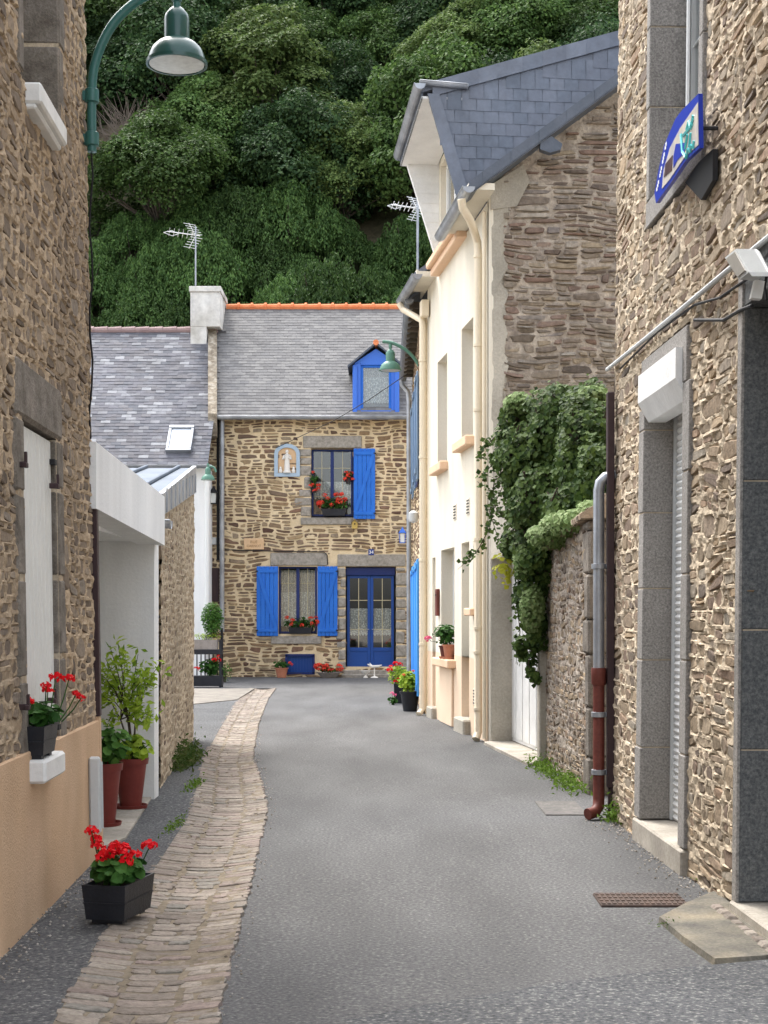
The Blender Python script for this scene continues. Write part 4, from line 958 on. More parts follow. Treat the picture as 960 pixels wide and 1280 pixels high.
# plaque, number plate, birdhouse, lantern, wires
def text(body, size, F, u, v, w_, m, parent, name='lettering', align='CENTER', ext=.004, sx=1.0):
    c = bpy.data.curves.new(name, 'FONT'); c.body = body; c.size = size; c.align_x = align; c.align_y = 'CENTER'; c.extrude = ext
    o = bpy.data.objects.new('tmp_text', c); S.collection.objects.link(o)
    dg = bpy.context.evaluated_depsgraph_get(); me = bpy.data.meshes.new_from_object(o.evaluated_get(dg)); bpy.data.objects.remove(o)
    V = np.array([tuple(x.co) for x in me.vertices]); V[:, 0] *= sx; Fs = [tuple(p_.vertices) for p_ in me.polygons]
    V = V + np.array([u, v, w_]); b = MB(); b.add(V, Fs, 0, F); bpy.data.meshes.remove(me)
    return b.build(name, m, parent)
r = fr(305, 673, 330, 687); root = thing('street_sign', P(FA, (r[0] + r[1]) / 2, r[2], 0), 'beige engraved street name plaque on the far stone wall', 'sign')
MB().box((r[0], r[2], 0), (r[1], r[3], .05), FA, 0, .012).build('plate', PLAQ, root)
text('RUE', .10, FA, (r[0] + r[1]) / 2, r[2] + .185, .051, ENGR, root); text('CARNOT', .085, FA, (r[0] + r[1]) / 2, r[2] + .085, .051, ENGR, root)
r = fr(461, 687, 467, 694); root = thing('house_number', P(FA, (r[0] + r[1]) / 2, r[2], 0), 'small blue enamel house number plate above the blue door', 'number plate')
MB().box((r[0] - .01, r[2], 0), (r[1] + .01, r[3] + .01, .05), FA, 0, .005).build('plate', ENAM, root); text('34', .12, FA, (r[0] + r[1]) / 2, (r[2] + r[3]) / 2, .051, LETW, root)
u, v = f(443.5, 661); root = thing('birdhouse', P(FA, u, v, 0), 'tiny yellow wooden birdhouse under the open upper blue shutter', 'birdhouse')
b = MB(); b.prism([(u - .07, v, .04), (u + .07, v, .04), (u + .07, v + .15, .04), (u, v + .22, .04), (u - .07, v + .15, .04)], (0, 0, .12), 0, FA); b.build('body', WOODY, root)
b = MB(); b.prism([(u, v + .25, .03), (u + .09, v + .15, .03), (u + .09, v + .13, .03), (u, v + .22, .03)], (0, 0, .16), 0, FA); b.prism([(u, v + .25, .03), (u - .09, v + .15, .03), (u - .09, v + .13, .03), (u, v + .22, .03)], (0, 0, .16), 0, FA); b.build('roof', GRAN_B, root)
MB().tube([P(FA, u, v + .11, .15), P(FA, u, v + .11, .165)], .02, 8).build('entrance', DARK, root)
def wlantern(label, base, s, m):
    t = thing('wall_lantern', base, label, 'lantern'); x, y, z = base
    b = MB(); b.box((x - .06 * s, y - .06 * s, z), (x + .06 * s, y + .06 * s, z + .02 * s))
    for sx in (-1, 1):
        for sy in (-1, 1): b.tube([(x + sx * .06 * s, y + sy * .06 * s, z), (x + sx * .08 * s, y + sy * .08 * s, z + .25 * s)], .008 * s, 5)
    b.lathe([(.13 * s, .25 * s), (.09 * s, .30 * s), (.03 * s, .36 * s), (.01 * s, .40 * s)], (x, y, z), 4); b.box((x - .015, y, z + .26 * s), (x + .015, y + .25, z + .28 * s)); b.build('cage', m, t)
    MB().box((x - .05 * s, y - .05 * s, z + .02 * s), (x + .05 * s, y + .05 * s, z + .24 * s)).build('pane', mat('lantern_glass', (.7, .72, .7), rough=.3, var=0), t); return t
wlantern('blue topped wall lantern right of the blue glazed door', tuple(at(503, 679, 37.25)), 1.0, DORMB)
wlantern('dark iron wall lantern between the white pipe and the grey downpipe', tuple(at(267, 630, 37.2)), 1.1, BLACKC)
b = MB(); r = fr(262, 672, 271, 681); b.box((r[0], r[2], .0), (r[1], r[3], .12), FA, 0, .01); b.box((r[0] + .02, r[2] + .02, .12), (r[1] - .02, r[3] - .02, .13), FA); tag(b.build('junction_box', GREYPL), 'small pale grey junction box on the stone strip left of the grey downpipe', 'junction box')
b = MB(); r = fr(263, 710, 274, 752); b.box((r[0], r[2], .0), (r[1], r[3], .1), FA, 0, .01); b.box((r[0] + .03, r[2] + .04, .1), (r[1] - .03, r[3] - .04, .11), FA); tag(b.build('cable_cover', BROWNM), 'dark brown metal cable cover above the bay tree by the far wall', 'cable cover')
b = MB(); a = at(508, 468, 31); c = P(FA, *f(346, 560), .06); mid = (a + c) / 2 - Vector((0, 0, .12)); b.tube([a, (a + mid) / 2 - Vector((0, 0, .03)), mid, (c + mid) / 2, c], .009, 5)
tag(b.build('cable', BLACKC), 'thin overhead cable from the right eaves to the stone wall beside the niche', 'cable')
b = MB(); b.tube([P(FA, *f(272, 687), .05), P(FA, *f(340, 689), .05), P(FA, *f(405, 690), .055), P(FA, *f(409, 694), .055), P(FA, *f(410, 706), .055)], .012, 5); tag(b.build('cable', BLACKC), 'black cable running along the far wall below the street plaque', 'cable')
# far flower boxes, pots
def flowers(n, rx, ry, z0, z1): return [(rnd.uniform(-rx, rx), rnd.uniform(-ry, ry * .3), rnd.uniform(z0, z1)) for _ in range(n)]
P0 = P(FA, (f(399, 0)[0] + f(436, 0)[0]) / 2, f(0, 646)[1] + .02, .06)
trough('flower_box', 'black flower box on the upper window ledge of the far house', P0, .62, .18, .17, 0, BLACKP, cat='flower box', feet=False)
plant('geranium', 'coral geraniums filling the upper window box of the far house', 'flowers', P0 + Vector((0, 0, .14)), (.42, .14), .3, 150, .045, flowers(17, .42, .14, .1, .38), PET_O, .065)
for (px, py, lab) in ((392, 610, 'coral geranium hanging at the left edge of the upper blue window'), (435, 598, 'coral geranium hanging at the right edge of the upper blue window')):
    c = P(FA, *f(px, py), .04); pot('hanging_pot', 'small dark pot hung at the ' + ('left' if px < 400 else 'right') + ' side of the upper window', c + Vector((0, 0, -.12)), .08, .12, BLACKP, group=None)
    plant('geranium', lab, 'flowers', c + Vector((0, 0, -.02)), (.14, .1), .42 if px < 400 else .2, 60, .04, flowers(6, .13, .1, -.05, .2) + ([(-.02, -.05, .4)] if px < 400 else []), PET_O, .06)
P0 = P(FA, (f(357, 0)[0] + f(394, 0)[0]) / 2, W2[2] + .02, .03)
trough('flower_box', 'black flower box on the lower window ledge between the blue shutters', P0, .6, .18, .15, 0, BLACKP, cat='flower box', feet=False)
plant('geranium', 'coral geraniums filling the lower window box between the blue shutters', 'flowers', P0 + Vector((0, 0, .12)), (.44, .14), .28, 130, .045, flowers(12, .44, .14, .08, .3), PET_O, .055)
c = gnd(352, 847); c.y = 37.1; c.z = -.0; c.x = (352 - 480) * 37.1 / FPX; pot('flower_pot', 'terracotta pot on the ground left of the basement hatch', c, .16, .24, TERRA)
plant('geranium', 'small red geranium in the terracotta pot by the basement hatch', 'flowers', c + Vector((0, 0, .22)), (.2, .16), .2, 60, .045, [(.2, -.05, .14), (.24, -.05, .1)], PET_O, .05)
c = Vector(((411 - 480) * 37.05 / FPX, 37.05, 0)); pot('bowl_planter', 'low stone bowl planter on the ground left of the blue door', c, .3, .13, STONEP, taper=.6)
plant('geranium', 'coral geraniums in the low stone bowl left of the blue door', 'flowers', c + Vector((0, 0, .12)), (.3, .2), .14, 60, .045, flowers(22, .34, .2, .06, .2), PET_O, .06)
c = Vector(((457 - 480) * 37.0 / FPX, 37.0, 0)); b = MB(); b.lathe([(.06, 0), (.05, .02), (.02, .05), (.02, .07), (.1, .13), (.12, .17), (.1, .17), (.05, .12)], c, 16); tag(b.build('urn', PLAST, smooth=True), 'tiny white urn standing at the foot of the blue door', 'urn')
c = Vector(((468 - 480) * 37.0 / FPX, 37.0, 0)); t = thing('bird_bath', c, 'small white bird figure stand by the far doorstep', 'garden ornament'); b = MB(); b.lathe([(.1, 0), (.08, .02), (.018, .04), (.016, .24), (.02, .26)], c, 12); b.build('stand', PLAST, t, smooth=True)
b = MB(); b.tube([c + Vector((-.17, 0, .33)), c + Vector((-.05, 0, .27)), c + Vector((.1, -.02, .28)), c + Vector((.18, 0, .31))], [.012, .035, .03, .008], 8); b.tube([c + Vector((-.05, .0, .27)), c + Vector((-.12, .06, .36))], [.03, .006], 6); b.build('figure', PLAST, t, smooth=True)

# plant rack at far left
YR = 32.2; xl, xr = (236 - 480) * YR / FPX, (277 - 480) * YR / FPX; zr = lambda py: pz(py, YR)
root = thing('plant_rack', ((xl + xr) / 2, YR + .15, 0), 'dark two tier plant rack beside the far end of the left wall', 'plant rack')
b = MB(); b.box((xl, YR, .03), (xr, YR + .36, zr(845)), ID, 0, .01); b.build('lower_box', BLACKP, root)
b = MB()
for x in (xl + .03, xr - .03):
    for y in (YR + .03, YR + .33): b.box((x - .025, y - .025, 0), (x + .025, y + .025, zr(800) + (.25 if y > YR + .1 and x > -4 else 0)))
b.box((xl, YR, zr(818)), (xr, YR + .36, zr(812)), ID, 0, .005); b.build('post', BLACKP, root)
b = MB()
for i in range(8): x = xl + (xr - xl) * (i + .5) / 8; b.box((x - .012, YR + .34, zr(845)), (x + .012, YR + .36, zr(818)))
b.build('slat', BLACKP, root)
t = trough('trough_planter', 'grey trough planter on the top tier of the plant rack', ((xl + xr) / 2 - .06, YR + .17, zr(812) + .003), .62, .3, zr(800) - zr(812), 0, STONEP, feet=False, taper=.97, rim=False)
plant('bay_tree', 'round leafy bay shrub rising above the plant rack', 'shrub', ((264 - 480) * YR / FPX, YR + .2, zr(797)), (.24, .24), .0 + (zr(752) - zr(797)), 2600, .038, [], None, lm=LF_SHR, kind='leaf', stems=6, spread=.4)
plant('herb', 'low bright green herbs along the trough on the plant rack', 'plant', ((258 - 480) * YR / FPX, YR + .15, zr(802)), (.3, .15), .2, 260, .03, [], None, lm=LF_LIME, kind='leaf')
plant('geranium', 'leafy red geranium in the lower box of the plant rack', 'flowers', ((262 - 480) * YR / FPX, YR + .12, zr(846)), (.24, .14), .42, 130, .05, [(.18, -.1, .44), (.1, -.12, .36), (.2, -.12, .36), (-.26, -.2, .18)], PET_R, .055)
plant('shrub', 'small green shrub at the foot of the far wall right of the rack', 'shrub', ((283 - 480) * 35 / FPX, 34.6, 0), (.2, .2), .5, 240, .04, [], None, lm=LF_SHR, kind='leaf')

# ================================================================== CREAM HOUSE
cu = lambda px, w_=0: uv(CR, px, 700, w_)[0]
root = thing('cream_house', P(CR, 2.5, 0, -.5), 'tall cream rendered house with slate dormer and rubble gable', 'house')
UE = cu(534.5); UEG = cu(527.5); WT = 6.62
gabC = lambda u: 6.74 + .0 * u
# openings (u0,u1,v0,v1)
def co_(pxn, pxf, yt, yb, w_=0):
    a = cu(pxn); c = cu(pxf); m_ = (pxn + pxf) / 2; return (min(a, c), max(a, c), uv(CR, m_, yb)[1], uv(CR, m_, yt)[1])
OA = co_(591.5, 577, 404, 549); OB_ = co_(559, 547, 447, 580); OC = co_(568, 551.5, 686, 823); OD = co_(586.5, 577, 678, 905); OE = co_(598, 592, 676, 760); OF = co_(544.5, 540.5, 697, 885)
ODM = (cu(581), cu(549.5), 6.78, 8.2)
OF = (OF[0], OF[1], .15, OF[3]); OD = (OD[0], OD[1], .18, OD[3])
holes = [OA, OB_, OC, OD, OE, OF]
# facade built from strips between openings
def wallgrid(F, u0, u1, v0, v1, holes, d, m, name, parent, vs_extra=()):
    us = sorted(set([u0, u1] + [h for r in holes for h in r[:2]])); vs = sorted(set([v0, v1] + [h for r in holes for h in r[2:]] + list(vs_extra)))
    b = MB()
    for j in range(len(vs) - 1):
        i = 0
        while i < len(us) - 1:
            def solid(i): 
                cu_, cv_ = (us[i] + us[i + 1]) / 2, (vs[j] + vs[j + 1]) / 2
                return us[i] >= u0 - 1e-6 and us[i + 1] <= u1 + 1e-6 and vs[j] >= v0 - 1e-6 and vs[j + 1] <= v1 + 1e-6 and not any(r[0] < cu_ < r[1] and r[2] < cv_ < r[3] for r in holes)
            if solid(i):
                k = i
                while k + 1 < len(us) - 1 and solid(k + 1): k += 1
                b.add([(us[i], vs[j], 0), (us[k + 1], vs[j], 0), (us[k + 1], vs[j + 1], 0), (us[i], vs[j + 1], 0)], [(0, 1, 2, 3)], 0, F); i = k + 1
            else: i += 1
    for r in holes: reveal(b, F, r[0], r[1], max(r[2], v0), r[3], 0, -d)
    b.add([(u0, v1, 0), (u1, v1, 0), (u1, v1, -d), (u0, v1, -d)], [(0, 1, 2, 3)], 0, F)
    return b.build(name, m, parent, recalc=False)
BZ = 1.0
wallgrid(CR, 0, UE, BZ, WT, [h for h in holes], .24, CREAM, 'wall', root)
wallgrid(CR, 0, UE, -.05, BZ - .001, [(h[0], h[1], h[2], min(h[3], BZ)) for h in holes if h[2] < BZ - .01], .24, CREAM2, 'base_band', root)
DW0 = (CR.inverted() @ Vector((.50, 20.3, 8.62))).x + .09
wallgrid(CR, DW0, cu(549), WT, 8.25, [(DW0 + .2, cu(551), 6.95, 8.15)], .15, CREAM, 'dormer_wall', root)
b = MB(); b.box((.02, 0, -8.4), (UE, WT, -1.7), CR); b.box((UE - .2, 0, -1.7), (UE, WT, -.01), CR); b.box((.06, 0, -1.7), (.15, WT, -.01), CR); b.build('wall_core', CREAM, root)
for r in (OA, OB_, OC, OE): 
    window(CR, root, r[0], r[1], r[2], r[3], -.23, PVC, t=.06, mull=1 if r is not OE else 0, bars=False); 
for r in (OA, OB_, OC, OD, OE, OF): room(CR, root, r[0], r[1], r[2], r[3], -.25, 1.3)
window(CR, root, DW0 + .2, cu(551), 6.95, 8.15, -.14, PVC, t=.06, mull=1, bars=False)
MB().box((DW0 + .2, 6.95, -.3), (cu(551), 8.15, -.22), CR).build('room', DARK, root)
for r, nme in ((OD, 'door'), (OF, 'door')):
    b = MB(); b.box((r[0], r[2], -.22), (r[1], r[3], -.17), CR, 0, .005)
    for k in range(3): vv = r[2] + .15 + k * .62; b.box((r[0] + .12, vv, -.17), (r[1] - .12, vv + .5, -.155), CR, 0, .008)
    d = b.build('door', WWOOD, root); MB().tube([P(CR, r[0] + .1, 1.05, -.17), P(CR, r[0] + .1, 1.05, -.12), P(CR, r[0] + .2, 1.05, -.12)], .01, 6).build('handle', ZINC, d)
# sills
for r, ov, th in ((OA, .08, .13), (OB_, .08, .13), (OC, .12, .12), (OE, .06, .1)):
    MB().box((r[0] - ov, r[2] - th, -.2), (r[1] + ov, r[2], .12), CR, 0, .015).build('window_sill', SILLC, root)
MB().box((OC[0] + .05, .0, -.005), (OC[1] - .05, OC[2] - .13, .035), CR, 0, .01).build('apron', CREAM2, root)
b = MB(); a, c = cu(583.5), cu(549); vz = 6.66; b.box((a - .0, vz, -.1), (c, vz + .10, .2), CR, 0, .015); b.box((a, vz - .1, -.1), (c, vz, .13), CR, 0, .01); b.build('dormer_sill', SILLC, root)
# door steps
MB().box((OD[0] - .1, -.05, -.2), (OD[1] + .08, .19, .10), CR, 0, .02).build('door_step', CEM, root); MB().box((OF[0] - .1, -.05, -.2), (OF[1] + .1, .17, .08), CR, 0, .02).build('door_step', CEM, root)
# vents
def vent(px, py, m=CEM):
    u, v = uv(CR, px, py); b = MB(); b.box((u - .11, v - .11, 0), (u + .11, v + .11, .008), CR, 0, .003)
    for k in range(5): b.box((u - .09, v - .09 + k * .04, .008), (u + .09, v - .075 + k * .04, .014), CR, 1)
    b.build('vent', [CREAM, DARK], root)
vent(569, 640); vent(585.5, 633); vent(594, 871)
# gable wall (rubble) facing the camera
GA = Matrix(CR); Nn = CR.col[2].xyz; Uu = CR.col[0].xyz
GA = Matrix(((-Nn.x, 0, -Uu.x, CR[0][3]), (-Nn.y, 0, -Uu.y, CR[1][3]), (0, 1, 0, 0), (0, 0, 0, 1)))
gv = lambda u: np.minimum(6.86 + .755 * (u - .05), 6.86 + .755 * (4.0) - .755 * (u - 4.05))
b = MB(); masonry(b, GA, .18, 8, 0, 10.2, rectin([], lambda u, v: v < gv(u)), (.05, .135), (.16, .48), .016, .03, .02, .05, 51, rr=.45, warp=.05)
b.build('gable_wall', [MO_G, ST_G], root)
# cement edge strip at the corner with ragged inner edge
b = MB(); rg = random.Random(4); V = []; nn = 40
for i in range(nn + 1):
    v = 6.8 * i / nn; V += [(0, v, .018), (.17 + rg.uniform(-.05, .07), v, .035), (.25 + rg.uniform(-.03, .05), v, -.03)]
b.add(V, [(3 * i + k, 3 * i + k + 1, 3 * i + k + 4, 3 * i + k + 3) for i in range(nn) for k in (0, 1)], 0, GA)
b.prism([(.02, 6.5, .028), (.34, 6.55, .03), (.5, 6.86, .03), (.42, 7.06, .03), (.02, 6.8, .03)], (0, 0, .012), 0, GA); b.build('corner_render', CEM, root)
b = MB(); b.box((.0, 0, -.1), (-.0 + .06, WT + .1, .022), GA, 0, .003); b.build('corner_edge', CREAM, root)
# main roof slab and verge
pit = .755; ovh = .32; vo = .42
def roofpt(u, x): # u along street, x inward from the facade (negative = overhang)
    return P(CR, u, 6.93 + pit * x, -x)
b = MB(); ridge = 4.1
for (ua, ub) in ((-vo, 1.72), (4.3, UEG + .1)):
    b.prism([roofpt(ua, -ovh), roofpt(ub, -ovh), roofpt(ub, ridge), roofpt(ua, ridge)], (0, 0, -.1))
b.prism([roofpt(1.7, 1.2), roofpt(4.3, 1.2), roofpt(4.3, ridge), roofpt(1.7, ridge)], (0, 0, -.1))
b.prism([roofpt(-vo, ridge), roofpt(UEG + .1, ridge), P(CR, UEG + .1, 6.93, -2 * ridge), P(CR, -vo, 6.93, -2 * ridge)], (0, 0, -.1))
b.build('roof', SLATE_C, root)
# slated verge seen edge-on: overlapping slate pieces along the gable
b = MB(); n = 26; 
for i in range(n):
    x0_, x1_ = -ovh + (ridge + ovh) * i / n, -ovh + (ridge + ovh) * (i + 1.12) / n
    a = roofpt(-vo - .012 - .006 * (i % 2), x0_); c = roofpt(-vo - .012 - .006 * (i % 2), x1_)
    b.prism([a + Vector((0, 0, .03)), c + Vector((0, 0, .03)), c + Vector((0, 0, -.11)), a + Vector((0, 0, -.11))], P(CR, .01, 0, 0) - P(CR, 0, 0, 0))
b.build('verge', SLATE_V, root)
MB().prism([roofpt(-vo, -ovh + .03) - Vector((0, 0, .1)), roofpt(-vo, ridge) - Vector((0, 0, .1)), roofpt(.05, ridge) - Vector((0, 0, .1)), roofpt(.05, -ovh + .03) - Vector((0, 0, .1))], (0, 0, -.03)).build('verge_board', SLATE_V, root)
b = MB(); b.box((-vo + .03, WT + .02, 0), (1.75, WT + .1, ovh - .03), CR); b.box((-vo + .03, WT + .02, ovh - .05), (1.75, WT + .12, ovh - .02), CR); b.build('soffit', CREAM, root); MB().box((4.25, WT - .0, 0), (UEG + .08, WT + .08, ovh - .05), CR).build('soffit', CREAM, root); MB().box((4.25, WT, ovh - .05), (UEG + .08, WT + .1, ovh - .02), CR).build('fascia', CREAM, root)
for xx in (.55, 2.6):
    q_ = roofpt(-vo + .02, xx); b = MB(); pr = [Vector((0, 0, -.10)), Vector((0, 0, -.2)), Vector((.12, .01, -.24)), Vector((.25, .02, -.2)), Vector((.27, .02, -.13)), Vector((.14, .02, -.04))]
    b.prism([q_ + z_ for z_ in pr], (0, .12, 0)); b.build('purlin_end', SLATE_V, root)
# dormer: roof, cheeks, soffit, gutter
E1 = Vector((.50, 20.3, 8.62)); E2 = Vector((.24, 22.5, 8.36))
d1 = (P(CR, 0, 0, -1) - P(CR, 0, 0, 0))      # inward unit
def dr_pt(E, x): return E + d1 * x + Vector((0, 0, .31 * x))
b = MB(); b.prism([dr_pt(E1, 0), dr_pt(E2, 0), dr_pt(E2, 4.2), dr_pt(E1, 4.2)], (0, 0, -.08)); b.build('dormer_roof', SLATE_C, root)
# near cheek: slated triangle in the plane u = uc
A_ = dr_pt(E1, .1) - Vector((0, 0, .1)); wl = P(CR, (P(CR, 0, 0, 0) - P(CR, 0, 0, 0)).length, 0, 0)
uc = (CR.inverted() @ E1).x
O_ = P(CR, uc, 6.4, .62)
def ch_in(x, y):
    # x inward from w=.62, y up from 6.4
    v = 6.4 + y; xx = x - .62
    top = (E1.z - .06) + .31 * (x - (.62 - (CR.inverted() @ E1).z))
    fr_ = -(.50) + (8.5 - v) / (8.5 - 6.75) * .5     # front edge runs in towards the wall
    return v + .22 < top and xx > fr_ + .1 and v > 6.93 + pit * xx - .25
Vc = Vector((0, 0, 1)); b = MB(); slates(b, O_, d1, Vc, 4.6, 3.6, .2, .16, 9, ch_in, 0, .4, .012)
# slate normals must face the camera: offset handled by a backing sheet behind
bk = [(-.47, 8.5), (.04, 6.75), (3.6, 9.55), (3.6, E1.z + .31 * 4.0)]
ck = b.build('dormer_cheek', SLATE_C, root, recalc=False)
b = MB(); b.prism([P(CR, uc + .01, v, -x) for x, v in ((-.47, 8.5), (.04, 6.78), (.3, 6.95), (3.6, 9.4), (3.6, E1.z + .31 * 4.0))], P(CR, .08, 0, 0) - P(CR, 0, 0, 0)); b.prism([P(CR, uc - .03, v, -x) for x, v in ((-.49, 8.52), (.02, 6.78), (.2, 6.78), (-.33, 8.52))], P(CR, .03, 0, 0) - P(CR, 0, 0, 0)); b.build('dormer_cheek_core', SLATE_C, root)
b = MB(); uf = (CR.inverted() @ E2).x
b.prism([P(CR, uf - .08, v, -x) for x, v in ((-.5, 8.28), (-.0, 6.68), (.02, 8.4))], P(CR, .08, 0, 0) - P(CR, 0, 0, 0))
for k in range(11):
    v = 6.8 + k * .14; fx = -.5 * (v - 6.68) / 1.6; b.prism([P(CR, uf - .088, v, -x) for x in (fx + .02, 0)] + [P(CR, uf - .088, v + .008, -x) for x in (0, fx + .02)], P(CR, .008, 0, 0) - P(CR, 0, 0, 0), 0)
b.build('dormer_cheek', WPAINT, root)['label'] = 'white boarded far cheek of the dormer'
b = MB(); b.prism([E1 + Vector((0, 0, -.13)), E2 + Vector((0, 0, -.13)), E2 + d1 * .55 + Vector((0, 0, -.13)), E1 + d1 * .6 + Vector((0, 0, -.13))], (0, 0, -.03)); b.build('dormer_soffit', WPAINT, root)
out_ = -d1
b = MB(); b.gutter(E1 + out_ * .02 + Vector((0, -.12, 0)), E2 + out_ * .02, .075, out_); b.gutter(E1 + Vector((-.02, -.06, .05)), E1 + d1 * .62 + Vector((0, -.06, .02)), .05, (0, -1, 0)); b.build('dormer_gutter', ZINC, root)
b = MB(); b.prism([E1 + Vector((0, 0, -.02)), E2 + Vector((0, 0, -.02)), E2 + Vector((0, 0, -.16)), E1 + Vector((0, 0, -.16))], d1 * .02); b.build('dormer_fascia', SLATE_V, root)
# slate hip strip along the top edge of the cheek
b = MB()
for i in range(14):
    x0_, x1_ = .15 + i * .3, .15 + i * .3 + .32; a = dr_pt(E1, x0_) + Vector((0, -.03 - .004 * (i % 2), .02)); c = dr_pt(E1, x1_) + Vector((0, -.03 - .004 * (i % 2), .02))
    b.prism([a, c, c + Vector((0, 0, -.2)), a + Vector((0, 0, -.2))], (0, .012, 0))
b.build('dormer_verge', SLATE_C, root)
# eaves gutters and cream downpipes
b = MB(); b.gutter(P(CR, -vo - .02, 6.66, ovh), P(CR, 1.78, 6.62, ovh), .075, Nn); b.build('gutter', ZINC, root)
b = MB(); b.gutter(P(CR, 4.0, 6.6, ovh), P(CR, UEG + .12, 6.58, ovh), .075, Nn); b.build('gutter', ZINC, root)
def pipe(pts, r, m, parent, name='downpipe', cl=(), tag_=None):
    b = MB(); P4 = [Vector(p_) for p_ in pts]; b.tube(P4, r, 14)
    for (z_) in cl:
        a = P4[-2]; b.lathe([(r * 1.02, -.02), (r * 1.22, -.018), (r * 1.22, .018), (r * 1.02, .02)], (a.x, a.y, z_), 14)
    return b.build(name, m, parent, smooth=True)
up = .28
pipe([P(CR, -.25, 6.56, ovh + .06), P(CR, -.22, 6.46, ovh + .04), P(CR, -.05, 6.36, ovh - .08), P(CR, .15, 6.3, .16), P(CR, up, 6.18, .09), P(CR, up, 6.0, .08), P(CR, up, .12, .08), P(CR, up - .06, .03, .12)], .05, CREAMPIPE, root, cl=(6.0, 4.9, 4.1, 1.4, 1.1, .4, 2.5))
pipe([P(CR, .08, 6.5, .04), P(CR, .08, 3.0, .04), P(CR, .08, .05, .04)], .025, CREAMPIPE, root, name='conduit')
uq = UE - .08
pipe([P(CR, UEG - .1, 6.5, ovh + .06), P(CR, UEG - .12, 6.4, ovh), P(CR, uq + .2, 6.22, .18), P(CR, uq, 6.12, .1), P(CR, uq, 6.0, .09), P(CR, uq, .1, .09), P(CR, uq - .08, .02, .16)], .05, CREAMPIPE, root, cl=(5.5, 4.0, 2.4, 1.1))
b = MB(); b.box((UE - .32, 6.15, .02), (UE - .1, 6.4, .14), CR, 0, .01); tag(b.build('junction_box', CREAMPIPE), 'cream junction box tucked under the far eaves of the cream house', 'junction box')
u, v = uv(CR, 542, 753, .08); mb_ = thing('mailbox', P(CR, u, v - .18, .04), 'brown mailbox on the cream wall left of the potted sill', 'mailbox')
MB().box((u - .09, v - .2, .0), (u + .07, v + .2, .05), CR, 0, .01).build('body', REDPIPE, mb_); MB().box((u - .06, v + .1, .05), (u + .04, v + .12, .054), CR).build('slot', DARK, mb_)
# pots on the cream sill
c = P(CR, OC[0] + .28, OC[2], .02)
pot('flower_pot', 'orange terracotta pot at the near end of the cream window sill', c + Vector((0, 0, .004)), .1, .2, TERRA, TERRA)
c2 = P(CR, OC[0] + .55, OC[2], .03); pot('flower_pot', 'darker terracotta pot behind the orange one on the cream window sill', c2 + Vector((0, 0, .004)), .1, .18, REDPIPE, TERRA)
plant('pelargonium', 'bushy green potted plant with a pink bloom on the cream window sill', 'flowers', P(CR, OC[0] + .42, OC[2] + .18, .05), (.2, .22), .32, 330, .032, [(-.25, .1, .1)], PET_P, .05)
# black tubs at the foot of the far pipe
c = gnd(514, 889); c.x -= .02; pot('black_tub', 'big black plastic tub at the foot of the cream downpipe', c, .16, .32, BLACKP)
plant('nasturtium', 'yellow green leafy plant in the big black tub', 'plant', c + Vector((0, 0, .29)), (.19, .18), .36, 420, .032, [(-.1, -.1, .3), (.05, -.1, .36)], PET_O, .03, lm=LF_LIME)
c = gnd(500, 879); trough('planter_box', 'dark square planter box behind the big black tub', c, .22, .22, .34, 0, BLACKP, feet=False, rim=False)
plant('petunia', 'red and green flowers in the square box behind the black tub', 'flowers', c + Vector((-.02, 0, .3)), (.2, .2), .38, 260, .032, [(-.14, -.05, .34), (-.06, -.1, .4), (-.16, -.08, .28), (.02, -.05, .38), (-.05, -.14, .08), (0, -.15, .14)], PET_R, .05, lm=LF_LIME)
plant('petunia', 'small pink petunia low on the ground left of the dark planter box', 'flowers', gnd(490, 881) + Vector((.02, 0, 0)), (.08, .08), .16, 60, .028, [(-.02, -.05, .2), (.03, -.05, .17)], PET_P, .04)

# ================================================================== MID STONE HOUSE with light blue shutters
root = thing('stone_house', (.7, 28, 0), 'narrow strip of stone house with light blue shutters past the cream house', 'house')
MH = frame(.60, 23.85, .0, 1, -1, 0)
Lm = 8.0
b = MB(); masonry(b, MH, .05, Lm, -.03, 6.5, rectin([]), (.07, .15), (.15, .4), .035, .01, .008, .07, 61, rr=.5); b.build('wall', [MO_F, ST_F], root)
b = MB(); b.box((.0, 0, -6), (Lm, 6.5, -.05), MH); b.build('wall_core', MO_F, root)
b = MB(); b.prism([P(MH, 0, 6.55, .22), P(MH, Lm + .1, 6.55, .22), P(MH, Lm + .1, 8.7, -3), P(MH, 0, 8.7, -3)], (0, 0, -.06)); b.build('roof', SLATE_V, root)
for i in range(15): u = .2 + i * .5; MB().box((u - .04, 6.4, -.02), (u + .04, 6.5, .2), MH).build('rafter', BARK, root)
b = MB(); b.gutter(P(MH, .02, 6.52, .2), P(MH, Lm, 6.5, .2), .075, MH.col[2].xyz); b.build('gutter', ZINCD, root)
pipe([P(MH, Lm - .1, 6.44, .24), P(MH, Lm - .1, 6.34, .22), P(MH, Lm - .1, 6.2, .1), P(MH, Lm - .1, 6.0, .08), P(MH, Lm - .1, .1, .08), P(MH, Lm - .1, .0, .08)], .05, ZINC, root, cl=(5, 3.3))
def ms(px0, px1, yt, yb, m, n, lab):
    a = uv(MH, px0, 700, .04)[0]; c = uv(MH, px1, 700, .04)[0]; a, c = min(a, c), max(a, c); v0_, v1_ = yb, yt
    o = shutter(MH, root, max(.05, a), min(c, Lm - .25), v0_, v1_, .03, m, n, z=True); return o
